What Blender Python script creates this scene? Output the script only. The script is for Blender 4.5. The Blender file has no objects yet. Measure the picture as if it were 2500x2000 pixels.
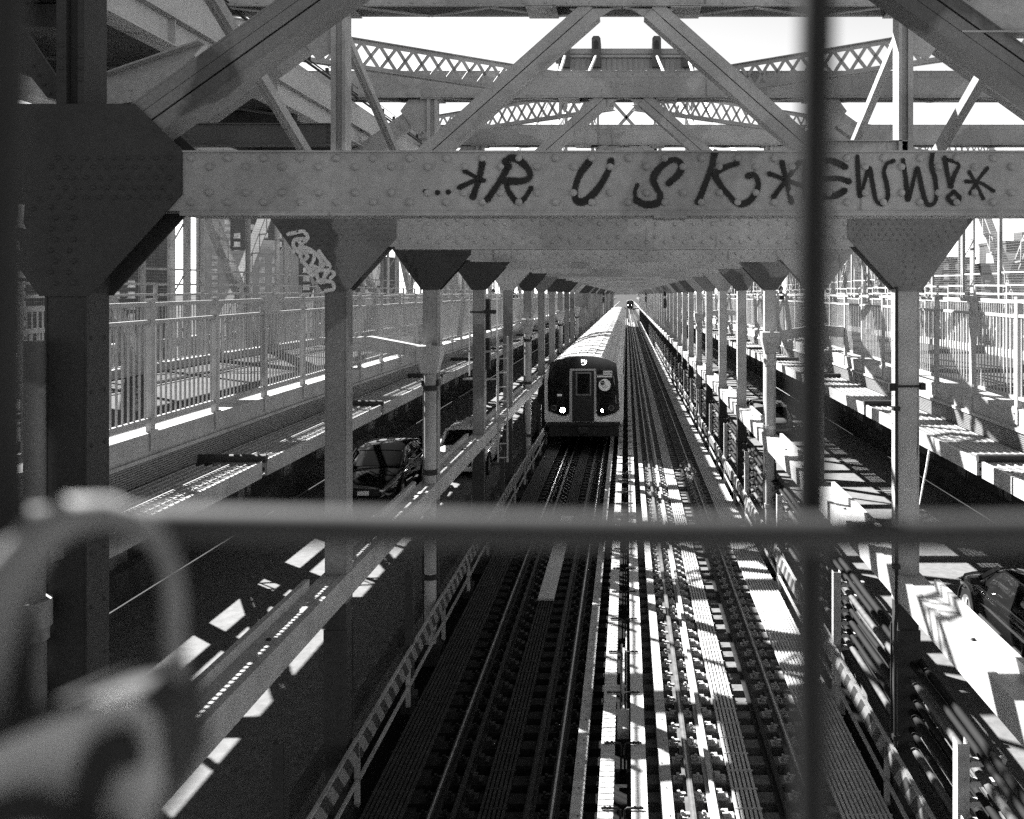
import bpy, math, random
from mathutils import Vector, Matrix
R = math.radians
random.seed(7)
sc = bpy.context.scene
COL = sc.collection

# ------------------------------------------------------------------ camera, sky, sun
F = 2300.0                      # focal length in pixels of the 2500 px wide photograph
EYE = 6.25                      # eye above the rail heads
CX = 0.055
cam_d = bpy.data.cameras.new("camera")
cam = bpy.data.objects.new("camera", cam_d); COL.objects.link(cam)
cam_d.sensor_width = 36.0; cam_d.sensor_fit = 'HORIZONTAL'
cam_d.lens = 36.0 * F / 2500.0
cam_d.shift_x = -(1530 - 1250) / 2500.0
cam_d.shift_y = -(1000 - 690) / 2500.0
cam_d.clip_start = 0.01; cam_d.clip_end = 5000
cam.location = (CX, 0, EYE); cam.rotation_euler = (R(90), 0, 0)
cam_d.dof.use_dof = True; cam_d.dof.focus_distance = 17.0
cam_d.dof.aperture_fstop = cam_d.lens / 3.8
sc.camera = cam

LIGHT = Vector((0.90, -0.80, -1.0)).normalized()      # the way the sunlight travels
el = math.asin(-LIGHT.z)
world = bpy.data.worlds.new("World"); sc.world = world; world.use_nodes = True
wn = world.node_tree.nodes; wl = world.node_tree.links
bg = wn["Background"]
sky = wn.new("ShaderNodeTexSky"); sky.sky_type = 'NISHITA'; sky.sun_disc = False
sky.sun_elevation = el; sky.sun_rotation = math.atan2(-LIGHT.x, -LIGHT.y)
sky.air_density = 0.5; sky.dust_density = 0.0; sky.ozone_density = 1.0
bw = wn.new("ShaderNodeRGBToBW")
wl.new(sky.outputs[0], bw.inputs[0]); wl.new(bw.outputs[0], bg.inputs[0])
bg.inputs[1].default_value = 0.08
sun_d = bpy.data.lights.new("sun", 'SUN'); sun_d.energy = 5.0; sun_d.angle = R(0.5)
sun_d.color = (1.0, 0.995, 0.985)
sun = bpy.data.objects.new("sun", sun_d); COL.objects.link(sun)
sun.rotation_euler = LIGHT.to_track_quat('-Z', 'Y').to_euler(); sun.location = (-30, 30, 60)
sc.view_settings.view_transform = 'Standard'; sc.view_settings.look = 'None'
sc.view_settings.exposure = 2.4; sc.view_settings.gamma = 1.0
sc.cycles.max_bounces = 5; sc.cycles.diffuse_bounces = 1; sc.cycles.glossy_bounces = 2
sc.cycles.transparent_max_bounces = 40; sc.cycles.use_denoising = False
sc.cycles.caustics_reflective = False; sc.cycles.caustics_refractive = False
sc.cycles.sample_clamp_indirect = 4.0

# ------------------------------------------------------------------ helpers
def ZB(y):                      # the deck falls away beyond the crown of the span
    w = 6.0
    t = (y - 16.0) / w
    return -0.013 * w * (t if t > 30 else math.log(1 + math.exp(t)))

def px(x, y, Y):                # photograph pixel at distance Y -> world x, z
    return ((x - 1530) * Y / F + CX, EYE + (690 - y) * Y / F)

class MB:
    def __init__(s): s.v = []; s.f = []; s.m = []; s.sm = []; s.M = None
    def add(s, vs, fs, mi=0, smooth=False):
        b = len(s.v)
        if s.M is not None: vs = [s.M @ Vector(p) for p in vs]
        s.v += [tuple(p) for p in vs]
        for f in fs: s.f.append([i + b for i in f]); s.m.append(mi); s.sm.append(smooth)
    def box(s, x0, x1, y0, y1, z0, z1, mi=0):
        s.add([(x0,y0,z0),(x1,y0,z0),(x1,y1,z0),(x0,y1,z0),(x0,y0,z1),(x1,y0,z1),(x1,y1,z1),(x0,y1,z1)],
              [(0,3,2,1),(4,5,6,7),(0,1,5,4),(1,2,6,5),(2,3,7,6),(3,0,4,7)], mi)
    def lbox(s, x0, x1, z0, z1, ys, mi=0):
        n = len(ys); vs = []
        for y in ys: vs += [(x0,y,z0),(x1,y,z0),(x1,y,z1),(x0,y,z1)]
        fs = [(0,1,2,3), ((n-1)*4+3,(n-1)*4+2,(n-1)*4+1,(n-1)*4)]
        for i in range(n-1):
            for a, b in ((0,1),(1,2),(2,3),(3,0)):
                fs.append((i*4+a, (i+1)*4+a, (i+1)*4+b, i*4+b))
        s.add(vs, fs, mi)
    def beam(s, a, b, w, h, mi=0, up=(0,0,1)):
        a = Vector(a); b = Vector(b); d = (b-a).normalized()
        u = Vector(up)
        if abs(d.dot(u)) > .98: u = Vector((0,1,0))
        sd = d.cross(u).normalized() * w/2; u = sd.cross(d).normalized() * h/2
        vs = [a-sd-u, a+sd-u, a+sd+u, a-sd+u, b-sd-u, b+sd-u, b+sd+u, b-sd+u]
        s.add(vs, [(0,1,2,3),(7,6,5,4),(0,4,5,1),(1,5,6,2),(2,6,7,3),(3,7,4,0)], mi)
    def prism(s, poly, y0, y1, mi=0):            # polygon in x,z extruded along y
        n = len(poly)
        s.add([(p[0], y0, p[1]) for p in poly] + [(p[0], y1, p[1]) for p in poly],
              [tuple(range(n)), tuple(reversed(range(n, 2*n)))] +
              [(i, i+n, (i+1) % n + n, (i+1) % n) for i in range(n)], mi)
    def prismx(s, poly, x0, x1, mi=0):           # polygon in y,z extruded along x
        n = len(poly)
        s.add([(x0, p[0], p[1]) for p in poly] + [(x1, p[0], p[1]) for p in poly],
              [tuple(range(n)), tuple(reversed(range(n, 2*n)))] +
              [(i, i+n, (i+1) % n + n, (i+1) % n) for i in range(n)], mi)
    def tube(s, pts, r, n=8, mi=0, caps=True):
        pts = [Vector(p) for p in pts]; rs = r if isinstance(r, (list, tuple)) else [r]*len(pts)
        vs = []; prev = None
        for i, p in enumerate(pts):
            d = (pts[min(i+1, len(pts)-1)] - pts[max(i-1, 0)]).normalized()
            if prev is None:
                u = d.orthogonal().normalized()
            else:
                u = (prev - d * prev.dot(d)).normalized()
            prev = u; w = d.cross(u)
            for k in range(n):
                a = 2*math.pi*k/n
                vs.append(p + (u*math.cos(a) + w*math.sin(a))*rs[i])
        fs = []
        for i in range(len(pts)-1):
            for k in range(n):
                fs.append((i*n+k, i*n+(k+1) % n, (i+1)*n+(k+1) % n, (i+1)*n+k))
        s.add(vs, fs, mi, True)
        if caps: s.add(vs[:n], [tuple(reversed(range(n)))], mi); s.add(vs[-n:], [tuple(range(n))], mi)
    def cyl(s, a, b, r, n=12, mi=0): s.tube([a, b], r, n, mi)
    def rivet(s, x, y, z, r, ax='y', sg=-1, mi=0, n=6):
        vs = []
        for rr, hh in ((1.0, 0.0), (.78, .55)):
            for k in range(n):
                a = 2*math.pi*k/n; c = math.cos(a)*r*rr; d = math.sin(a)*r*rr; h = hh*r*sg
                vs.append((x+c, y+h, z+d) if ax == 'y' else ((x+h, y+c, z+d) if ax == 'x' else (x+c, y+d, z+h)))
        h = .8*r*sg
        vs.append((x, y+h, z) if ax == 'y' else ((x+h, y, z) if ax == 'x' else (x, y, z+h)))
        fs = []
        for k in range(n):
            k2 = (k+1) % n
            fs.append((k, k2, n+k2, n+k)); fs.append((n+k, n+k2, 2*n))
        s.add(vs, fs, mi, True)
    def mesh(s, name, mats, bend=False):
        me = bpy.data.meshes.new(name)
        vs = [(x, y, z + ZB(y)) for x, y, z in s.v] if bend else s.v
        me.from_pydata(vs, [], s.f)
        for m in (mats if isinstance(mats, (list, tuple)) else [mats]): me.materials.append(m)
        for i, p in enumerate(me.polygons):
            p.material_index = s.m[i]; p.use_smooth = s.sm[i]
        import bmesh
        bm = bmesh.new(); bm.from_mesh(me); bmesh.ops.recalc_face_normals(bm, faces=bm.faces); bm.to_mesh(me); bm.free()
        if hasattr(s, 'cov'):
            at = me.attributes.new("coverage", 'FLOAT', 'POINT')
            for i in range(len(s.v)): at.data[i].value = s.cov.get(i, 1.0)
        me.update()
        return me
    def build(s, name, mats, parent=None, bend=False, loc=None):
        o = bpy.data.objects.new(name, s.mesh(name, mats, bend)); COL.objects.link(o)
        if parent: o.parent = parent
        if loc: o.location = loc
        return o

def tag(o, label=None, cat=None, group=None, kind=None):
    if label: o['label'] = label
    if cat: o['category'] = cat
    if group: o['group'] = group
    if kind: o['kind'] = kind
    return o
def thing(name, label, cat, loc=(0,0,0), rz=0, group=None):
    o = bpy.data.objects.new(name, None); COL.objects.link(o); o.empty_display_size = .2
    o.location = loc; o.rotation_euler = (0, 0, rz)
    return tag(o, label, cat, group)
def link(name, me, parent, loc=(0,0,0), rot=(0,0,0)):
    o = bpy.data.objects.new(name, me); COL.objects.link(o); o.parent = parent; o.location = loc; o.rotation_euler = rot
    return o
def copy_tree(o, parent=None):
    c = o.copy(); COL.objects.link(c); c.parent = parent
    for ch in list(o.children): copy_tree(ch, c)
    return c
ORD = ("first second third fourth fifth sixth seventh eighth ninth tenth eleventh twelfth thirteenth fourteenth fifteenth "
       "sixteenth seventeenth eighteenth nineteenth").split()
TENS = {20: "twent", 30: "thirt", 40: "fort", 50: "fift"}
def ordn(n):                    # 1-based
    if n < 20: return ORD[n-1]
    t = TENS[n//10*10]
    return t + "ieth" if n % 10 == 0 else t + "y-" + ORD[n % 10 - 1]
def span(a, b, step):
    n = max(1, int(round((b-a)/step))); return [a + (b-a)*i/n for i in range(n+1)]
YS = span(-3, 41, 4) + span(50, 150, 10) + span(170, 470, 20)

# ------------------------------------------------------------------ materials
def mat(name, g, rough=.6, metal=0, var=.15, scale=3.0, bump=0.0, bscale=60, streak=0.0, patch=0.0, spec=.12, dirt=0.0):
    m = bpy.data.materials.new(name); m.use_nodes = True
    nt = m.node_tree; N = nt.nodes; L = nt.links; p = N["Principled BSDF"]
    p.inputs["Roughness"].default_value = rough; p.inputs["Metallic"].default_value = metal
    if spec is not None: p.inputs["Specular IOR Level"].default_value = spec
    geo = N.new("ShaderNodeNewGeometry")
    no = N.new("ShaderNodeTexNoise"); no.inputs["Scale"].default_value = scale; no.inputs["Detail"].default_value = 5
    L.new(geo.outputs["Position"], no.inputs["Vector"])
    mr = N.new("ShaderNodeMapRange"); mr.inputs[1].default_value = .3; mr.inputs[2].default_value = .7
    mr.inputs[3].default_value = g*(1-var); mr.inputs[4].default_value = g*(1+var)
    L.new(no.outputs[0], mr.inputs[0]); last = mr.outputs[0]
    n3 = N.new("ShaderNodeTexNoise"); n3.inputs["Scale"].default_value = scale*14; n3.inputs["Detail"].default_value = 3
    L.new(geo.outputs["Position"], n3.inputs["Vector"])
    m3 = N.new("ShaderNodeMapRange"); m3.inputs[1].default_value = .3; m3.inputs[2].default_value = .7
    m3.inputs[3].default_value = 1-var*.6; m3.inputs[4].default_value = 1+var*.6; L.new(n3.outputs[0], m3.inputs[0])
    mu = N.new("ShaderNodeMath"); mu.operation = 'MULTIPLY'; L.new(last, mu.inputs[0]); L.new(m3.outputs[0], mu.inputs[1]); last = mu.outputs[0]
    if patch > 0:               # blocks of touch-up paint with a ragged edge
        vo = N.new("ShaderNodeTexNoise"); vo.inputs["Scale"].default_value = .55; vo.inputs["Detail"].default_value = 8; vo.inputs["Roughness"].default_value = .45
        L.new(geo.outputs["Position"], vo.inputs["Vector"])
        mv = N.new("ShaderNodeMapRange"); mv.inputs[1].default_value = .535; mv.inputs[2].default_value = .55
        mv.inputs[3].default_value = 1.0; mv.inputs[4].default_value = 1.0-patch; L.new(vo.outputs[0], mv.inputs[0])
        mp_ = N.new("ShaderNodeMath"); mp_.operation = 'MULTIPLY'; L.new(last, mp_.inputs[0]); L.new(mv.outputs[0], mp_.inputs[1]); last = mp_.outputs[0]
    if streak > 0:              # rust runs that go down the steel
        mp = N.new("ShaderNodeMapping"); mp.inputs["Scale"].default_value = (14, 14, 1.1)
        L.new(geo.outputs["Position"], mp.inputs[0])
        n2 = N.new("ShaderNodeTexNoise"); n2.inputs["Scale"].default_value = 1.0; n2.inputs["Detail"].default_value = 6
        L.new(mp.outputs[0], n2.inputs["Vector"])
        m2 = N.new("ShaderNodeMapRange"); m2.inputs[1].default_value = .66; m2.inputs[2].default_value = .74
        m2.inputs[3].default_value = 1.0; m2.inputs[4].default_value = 1.0-streak; L.new(n2.outputs[0], m2.inputs[0])
        mu2 = N.new("ShaderNodeMath"); mu2.operation = 'MULTIPLY'; L.new(last, mu2.inputs[0]); L.new(m2.outputs[0], mu2.inputs[1]); last = mu2.outputs[0]
    L.new(last, p.inputs["Base Color"])
    if bump > 0:
        nb = N.new("ShaderNodeTexNoise"); nb.inputs["Scale"].default_value = bscale; nb.inputs["Detail"].default_value = 4
        L.new(geo.outputs["Position"], nb.inputs["Vector"])
        bu = N.new("ShaderNodeBump"); bu.inputs["Strength"].default_value = bump; bu.inputs["Distance"].default_value = .01
        L.new(nb.outputs[0], bu.inputs["Height"]); L.new(bu.outputs[0], p.inputs["Normal"])
    return m
STEEL = mat("grey_painted_steel", .30, .55, var=.16, scale=1.6, bump=.25, bscale=45, streak=.45, patch=.2)
COLL = mat("shade_dark_steel", .19, .55, var=.18, scale=1.6, bump=.25, bscale=45, streak=.5, patch=.35)  # left columns' shade put into the steel colour
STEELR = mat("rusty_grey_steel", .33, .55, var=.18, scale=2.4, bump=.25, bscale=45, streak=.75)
BUFF = mat("cover_paint_and_shade", .035, .55, var=.16, scale=2.0, bump=.2, bscale=45, streak=.2)  # cover paint; also the shade tone of undersides, column bases and girders
MIDP = mat("mid_paint_and_shade", .14, .55, patch=.5, var=.16, scale=2.0, bump=.2, bscale=45, streak=.2)
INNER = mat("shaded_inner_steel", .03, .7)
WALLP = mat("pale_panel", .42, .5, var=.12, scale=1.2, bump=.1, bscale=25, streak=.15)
ASPH = mat("asphalt", .13, .85, var=.16, scale=7, bump=.5, bscale=120)
PATHM = mat("walkway_surface", .06, .85, var=.25, scale=1.4, bump=.3, bscale=80)
CONCD = mat("dark_concrete", .06, .85, var=.3, scale=2.2, bump=.3)  # even dark tone for the low walls
CONC = mat("concrete", .34, .8, var=.15, scale=2.2, bump=.3, bscale=50, streak=.3)
TIMB = mat("weathered_timber", .34, .8, var=.25, scale=5, bump=.5, bscale=60)
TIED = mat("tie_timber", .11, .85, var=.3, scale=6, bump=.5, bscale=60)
TIEB = mat("shade_dark_tie_timber", .015, .85, var=.3, scale=6, bump=.5, bscale=60)  # tie timber darkened to carry the left track's shade
BEDM = mat("dark_void_sheet", .010, .9)
RAILM = mat("rail_steel", .3, .35, metal=.7, var=.2, scale=8)
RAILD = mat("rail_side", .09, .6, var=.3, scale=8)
RAILSH = mat("shade_dark_rail_steel", .018, .6, var=.3, scale=8)  # shade put into the colour, mostly for the left track's metal
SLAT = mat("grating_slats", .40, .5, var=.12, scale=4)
SLATD = mat("shade_dark_slats", .03, .8, var=.3, scale=5, bump=.3)  # left planks, with their shade put into the colour
GALV = mat("galvanised", .34, .45, var=.12, scale=6)
DARKM = mat("dark_metal", .025, .5)
COVER = mat("cover_board", .42, .55, var=.12, scale=7, bump=.2, bscale=30)
BLACKG = mat("black_gloss", .006, .08, var=.1, spec=.6)
STAIN = mat("stainless", .55, .35, metal=.25, var=.08, scale=3)
ROOFM = mat("roof_steel", .5, .45, metal=.1, var=.14, scale=2.5, bump=.1, bscale=30)
GLASS = mat("dark_glass", .008, .04, var=.1, spec=.8)
WHITEP = mat("white_paint", .78, .5, var=.05)
CARW = mat("white_car_paint", .75, .15, var=.03, spec=.6)
CARB = mat("black_car_paint", .008, .08, var=.1, spec=.8)
CARG = mat("grey_car_paint", .12, .15, var=.05, spec=.6)
RUBBER = mat("rubber", .012, .8)
SPRAY = mat("black_spray", .018, .6, var=.2, scale=12)
SPRAYW = mat("white_spray", .5, .6, var=.2, scale=12)
def soften(m):                  # sprayed paint thins out towards the edge of a stroke
    N = m.node_tree.nodes; L = m.node_tree.links
    a = N.new("ShaderNodeAttribute"); a.attribute_name = "coverage"
    g_ = N.new("ShaderNodeNewGeometry"); n_ = N.new("ShaderNodeTexNoise"); n_.inputs["Scale"].default_value = 90; n_.inputs["Detail"].default_value = 4
    L.new(g_.outputs["Position"], n_.inputs["Vector"])
    ad = N.new("ShaderNodeMath"); ad.operation = 'ADD'; L.new(a.outputs["Fac"], ad.inputs[0]); L.new(n_.outputs[0], ad.inputs[1])
    mr = N.new("ShaderNodeMapRange"); mr.inputs[1].default_value = .72; mr.inputs[2].default_value = 1.25; L.new(ad.outputs[0], mr.inputs[0])
    L.new(mr.outputs[0], N["Principled BSDF"].inputs["Alpha"])
SPRAYG = mat("graffiti_spray", .022, .6, var=.2, scale=12); soften(SPRAYG); soften(SPRAYW)
BRICK = mat("brick", .07, .85, var=.2, scale=.3)
BRICKL = mat("pale_brick", .32, .85, var=.15, scale=.3)
WINM = mat("far_window", .5, .3, var=.5, scale=.4)
GROUND = mat("city_ground", .025, .9, var=.4, scale=.03)
SKIN = mat("skin", .3, .6)
CLOTH = mat("dark_cloth", .03, .9)
CLOTHL = mat("pale_cloth", .4, .9)
TOWERM = mat("tower_steel", .22, .6, var=.1, scale=.6)
TOWERD = mat("tower_dark", .07, .6)
BRASSD = mat("lock_rim", .03, .7)  # rim darkened in colour to dull its sunlit edge
BRASS = mat("lock_metal", .42, .5, metal=.3, var=.1, scale=60)  # front plate brightened in colour to look lit
SHACK = mat("shackle_steel", .2, .8, metal=.5, var=.1, scale=80)
WIRED = mat("shade_dark_wire", .018, .5, var=.1, scale=90)  # same wire, darkened in colour so the uprights look unlit
WIREM = mat("fence_wire", .045, .7, var=.1, scale=90)
def emis(name, v):
    m = bpy.data.materials.new(name); m.use_nodes = True; p = m.node_tree.nodes["Principled BSDF"]
    p.inputs["Base Color"].default_value = (.8,.8,.8,1); p.inputs["Emission Color"].default_value = (1,1,1,1)
    p.inputs["Emission Strength"].default_value = v; return m
LAMP = emis("headlight_glow", 60); LED = emis("led_sign", 1.2)
def mesh_mat(name, g, scale, duty, axes=('X', 'Z')):      # woven or punched metal: holes by procedural pattern
    m = bpy.data.materials.new(name); m.use_nodes = True
    N = m.node_tree.nodes; L = m.node_tree.links; p = N["Principled BSDF"]
    p.inputs["Base Color"].default_value = (g,g,g,1); p.inputs["Roughness"].default_value = .5
    geo = N.new("ShaderNodeNewGeometry"); sp = N.new("ShaderNodeSeparateXYZ"); L.new(geo.outputs["Position"], sp.inputs[0])
    outs = []
    for a in axes:
        x = N.new("ShaderNodeMath"); x.operation = 'MULTIPLY'; x.inputs[1].default_value = scale; L.new(sp.outputs[a], x.inputs[0])
        fr = N.new("ShaderNodeMath"); fr.operation = 'FRACT'; L.new(x.outputs[0], fr.inputs[0])
        lt = N.new("ShaderNodeMath"); lt.operation = 'LESS_THAN'; lt.inputs[1].default_value = duty; L.new(fr.outputs[0], lt.inputs[0])
        outs.append(lt.outputs[0])
    mx = N.new("ShaderNodeMath"); mx.operation = 'MAXIMUM'; L.new(outs[0], mx.inputs[0]); L.new(outs[1], mx.inputs[1])
    L.new(mx.outputs[0], p.inputs["Alpha"])
    return m
MESHM = mesh_mat("punched_screen", .22, 40, .34, ('Y', 'Z'))
FENCEM = mesh_mat("security_mesh", .16, 16, .08, ('Y', 'Z'))

# ------------------------------------------------------------------ the setting
m = MB(); m.box(-2500, 2500, -300, 4500, -45.2, -45); tag(m.build("ground", GROUND), kind='structure')
SPAC = 5.32; Y0 = 5.74
def D(k): return Y0 + SPAC*k
NF = 43
m = MB(); m.lbox(-3.75, 3.75, -.42, -.36, YS); tag(m.build("under_tie_dark", BEDM, bend=True), kind='structure')  # dark sheet standing in for the shade under the open ties
for s in (-1, 1):
    m = MB(); a, b = (3.85, 9.84); m.lbox(min(s*a, s*b), max(s*a, s*b), -.3, -.02, YS)
    tag(m.build("road", ASPH, bend=True), kind='structure')
    m = MB()
    for i in range(60):
        y = -2 + i*6.0; m.lbox(s*6.7-.05, s*6.7+.05, -.018, -.014, [y, y+2.5])
    m.lbox(s*4.15-.06, s*4.15+.06, -.018, -.014, YS)
    tag(m.build("road_marking", mat("worn_road_paint", .14, .8, var=.5, scale=6), bend=True), kind='structure')
    m = MB(); m.lbox(min(s*5.08, s*9.05), max(s*5.08, s*9.05), 4.45, 4.64, YS)
    tag(m.build("path", PATHM, bend=True), kind='structure')

# ------------------------------------------------------------------ portal frames
def rivrow(m, x0, x1, n, y, z, r=.019, **k):
    for i in range(n): m.rivet(x0 + (x1-x0)*i/(n-1), y, z, r, **k)
GP = [(3.215,6.18),(3.515,6.18),(4.12,7.02),(4.12,7.10),(3.86,7.35),(2.94,7.35),(2.65,7.07),(2.65,6.80)]
def gusset_mesh(s, material, hi=True):
    m = MB(); poly = [(s*p[0], p[1]) for p in GP]
    m.prism(poly, -.014, 0); m.prism(poly, .25, .264)
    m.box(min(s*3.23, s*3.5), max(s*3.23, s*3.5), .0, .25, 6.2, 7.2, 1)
    if hi:
        for j, z in enumerate((7.02, 6.965, 6.90, 6.84, 6.78)):
            for i in range(9):
                m.rivet(s*(2.72 + .085*i + (.042 if j % 2 else 0)), -.014, z, .016)
        for i in range(8):
            for d in (-.075, .035): m.rivet(s*(3.38+d+(.03 if i % 2 else 0)), -.014, 6.26+.066*i, .017)
        for i in range(6):
            for j in range(3): m.rivet(s*(3.52+.085*i+.03*j), -.014, 6.72+.055*i-.06*j+.05, .015)
    return m.mesh("gusset_plate", [material, INNER])
def column_mesh(s, material):
    m = MB(); a, b = sorted((s*3.235, s*3.49))
    m.box(a, a+.012, 0, .25, 2.5, 6.2); m.box(b-.012, b, 0, .25, 2.5, 6.2)
    m.box(a+.012, b-.012, .006, .245, 2.5, 6.2)
    for i in range(10):
        for dy in (.05, .2): m.rivet(a if s > 0 else b, dy, 2.95+.33*i, .014, ax='x', sg=-s)
    return m.mesh("column", material)
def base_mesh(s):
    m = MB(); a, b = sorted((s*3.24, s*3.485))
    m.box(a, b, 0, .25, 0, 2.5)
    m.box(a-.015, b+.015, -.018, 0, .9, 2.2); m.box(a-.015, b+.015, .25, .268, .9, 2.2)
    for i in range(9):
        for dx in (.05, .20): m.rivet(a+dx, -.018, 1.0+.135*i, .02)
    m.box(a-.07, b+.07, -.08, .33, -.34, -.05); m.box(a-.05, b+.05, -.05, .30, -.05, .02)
    return m.mesh("column_base", BUFF)  # dark lower section, its colour also standing in for shade at the foot
def strut_mesh(hi=True):
    m = MB()
    m.box(-3.24, 3.24, 0, .012, 6.70, 7.055); m.box(-3.24, 3.24, .238, .25, 6.70, 7.055)
    m.box(-3.3, 3.3, -.012, .262, 7.055, 7.067); m.box(-2.66, 2.66, -.012, .10, 6.688, 6.70); m.box(-2.66, 2.66, .15, .262, 6.688, 6.70)
    m.box(-2.66, 2.66, -.02, .27, 6.67, 6.688) if hi else None
    if hi:
        for i in range(25):
            x = -2.6 + .222*i
            for z, dx in ((7.02, 0), (6.968, .111), (6.81, .111), (6.752, 0)):
                if x+dx < 2.64: m.rivet(x+dx, 0, z, .025, n=10)
        for i in range(27): m.rivet(-2.55+.195*i, .04, 6.67, .014, ax='z', sg=-1)
    else:
        for i in range(27):
            x = -2.6+.2*i
            for z, dx in ((7.02, 0), (6.98, .1), (6.79, .1), (6.75, 0)):
                if x+dx < 2.6: m.rivet(x+dx, 0, z, .018, n=5)
    m.box(.22, .42, -.03, .2, 6.655, 6.67)
    return m.mesh("cross_beam", STEEL)
def topchord_mesh(hi=True):
    m = MB()
    for y0, y1 in ((0, .014), (.386, .40)): m.box(-10.2, 10.2, y0, y1, 9.52, 9.97)
    m.box(-10.2, 10.2, -.02, .42, 9.97, 9.985)
    m.box(-10.2, 10.2, -.04, .0, 9.52, 9.532); m.box(-10.2, 10.2, .40, .44, 9.52, 9.532)
    m.box(-10.2, 10.2, -.006, 0, 9.88, 9.97)
    n = 26; L = 20.2/n
    for i in range(n):
        x = -10.1 + L*i
        a, b = ((x, .02), (x+L, .38)) if i % 2 else ((x, .38), (x+L, .02))
        m.beam((a[0], a[1], 9.512), (b[0], b[1], 9.512), .06, .012)
    for x in (-.95, .75, -3.35, 3.35): m.box(x-.18, x+.18, -.04, .44, 9.50, 9.512)
    if hi:
        for i in range(78):
            x = -10 + .26*i; m.rivet(x, 0, 9.56, .017, n=5); m.rivet(x+.02, -.006, 9.925, .017, n=5); m.rivet(x, 0, 9.985, .017, ax='z', sg=1, n=5)
        for i, j in ((0,0),(1,1),(2,2),(1,0),(2,1),(0,-1)):
            for s in (-1, 1): m.rivet(s*(.12+.09*j), 0, 9.66+.06*i-.05*j+.05, .018)
    return m.mesh("top_chord", [STEEL])
def outer_mesh(s):
    m = MB(); a, b = Vector((s*3.42, .1, 9.42)), Vector((s*5.5, .1, 7.92))
    m.beam(a, b, .26, .014, up=(0,1,0)); m.beam(a+Vector((0,.2,0)), b+Vector((0,.2,0)), .26, .014, up=(0,1,0))
    d = (b-a).normalized(); nr = Vector((-d.z, 0, d.x))
    for o in (-.13, .13): m.beam(a+nr*o+Vector((0,.1,0)), b+nr*o+Vector((0,.1,0)), .012, .2, up=(0,1,0))
    m.prism([(s*3.42, 9.5), (s*3.75, 9.5), (s*3.9, 9.3), (s*3.6, 8.9), (s*3.42, 9.0)], .06, .075)
    return m.mesh("outer_diagonal", STEEL)
odm = {s: outer_mesh(s) for s in (-1, 1)}
def post_mesh(s, mt=None):
    m = MB()
    a, b = sorted((s*3.25, s*3.29)); m.box(a, b, .0, .25, 7.1, 9.52)
    a, b = sorted((s*3.36, s*3.42)); m.box(a, b, .0, .25, 7.1, 9.52)
    a, b = sorted((s*3.29, s*3.36)); m.box(a, b, .05, .20, 7.1, 9.52)
    for i in range(4):
        m.rivet(s*3.27, 0, 7.5+.07*i, .016); m.rivet(s*3.39, 0, 7.5+.07*i, .016)
    return m.mesh("post", mt or STEEL)
def diag_mesh(s, near=False):
    m = MB()
    if near: a, b = Vector((s*3.0, 0, 7.19)), Vector((s*.345, 0, 9.09))
    else: a, b = Vector((s*2.95, 0, 7.19)), Vector((s*.345, 0, 9.50))
    d = (b-a).normalized(); nrm = Vector((-d.z, 0, d.x))
    for off in ((-.078, .0, .07) if near else (-.062, .062)):
        for yy in (.012, .238):
            m.beam(a + nrm*off + Vector((0, yy, 0)), b + nrm*off + Vector((0, yy, 0)), .066 if near else .112, .012, up=(0,1,0))
    for off in ((-.118, .11) if near else (-.122, .122)): m.beam(a+nrm*off+Vector((0,.125,0)), b+nrm*off+Vector((0,.125,0)), .012, .24, up=(0,1,0))
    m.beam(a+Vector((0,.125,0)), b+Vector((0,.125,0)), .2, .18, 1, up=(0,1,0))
    if not near: m.prism([(s*.1, 9.50), (s*.62, 9.50), (s*.5, 9.40), (s*.3, 9.38)], .02, .05)
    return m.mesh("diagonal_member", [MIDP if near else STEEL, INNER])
gm = {}
for s in (-1, 1):
    for nm, mt in (('buff', BUFF), ('mid', MIDP), ('steel', STEEL)):
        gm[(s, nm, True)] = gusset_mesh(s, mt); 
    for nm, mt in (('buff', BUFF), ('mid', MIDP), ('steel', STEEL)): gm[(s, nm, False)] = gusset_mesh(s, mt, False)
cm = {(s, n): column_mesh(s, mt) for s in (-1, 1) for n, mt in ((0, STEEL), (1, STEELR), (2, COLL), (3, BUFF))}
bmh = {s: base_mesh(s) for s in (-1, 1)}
strut_hi, strut_lo = strut_mesh(True), strut_mesh(False)
chord_hi, chord_lo = topchord_mesh(True), topchord_mesh(False)
pm = {s: post_mesh(s) for s in (-1, 1)}; pmn = post_mesh(-1, BUFF); dm = {s: diag_mesh(s) for s in (-1, 1)}; dmn = {s: diag_mesh(s, True) for s in (-1, 1)}
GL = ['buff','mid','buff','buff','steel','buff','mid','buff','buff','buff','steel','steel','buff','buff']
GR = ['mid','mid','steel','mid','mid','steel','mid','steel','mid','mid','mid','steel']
frames = []
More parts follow.
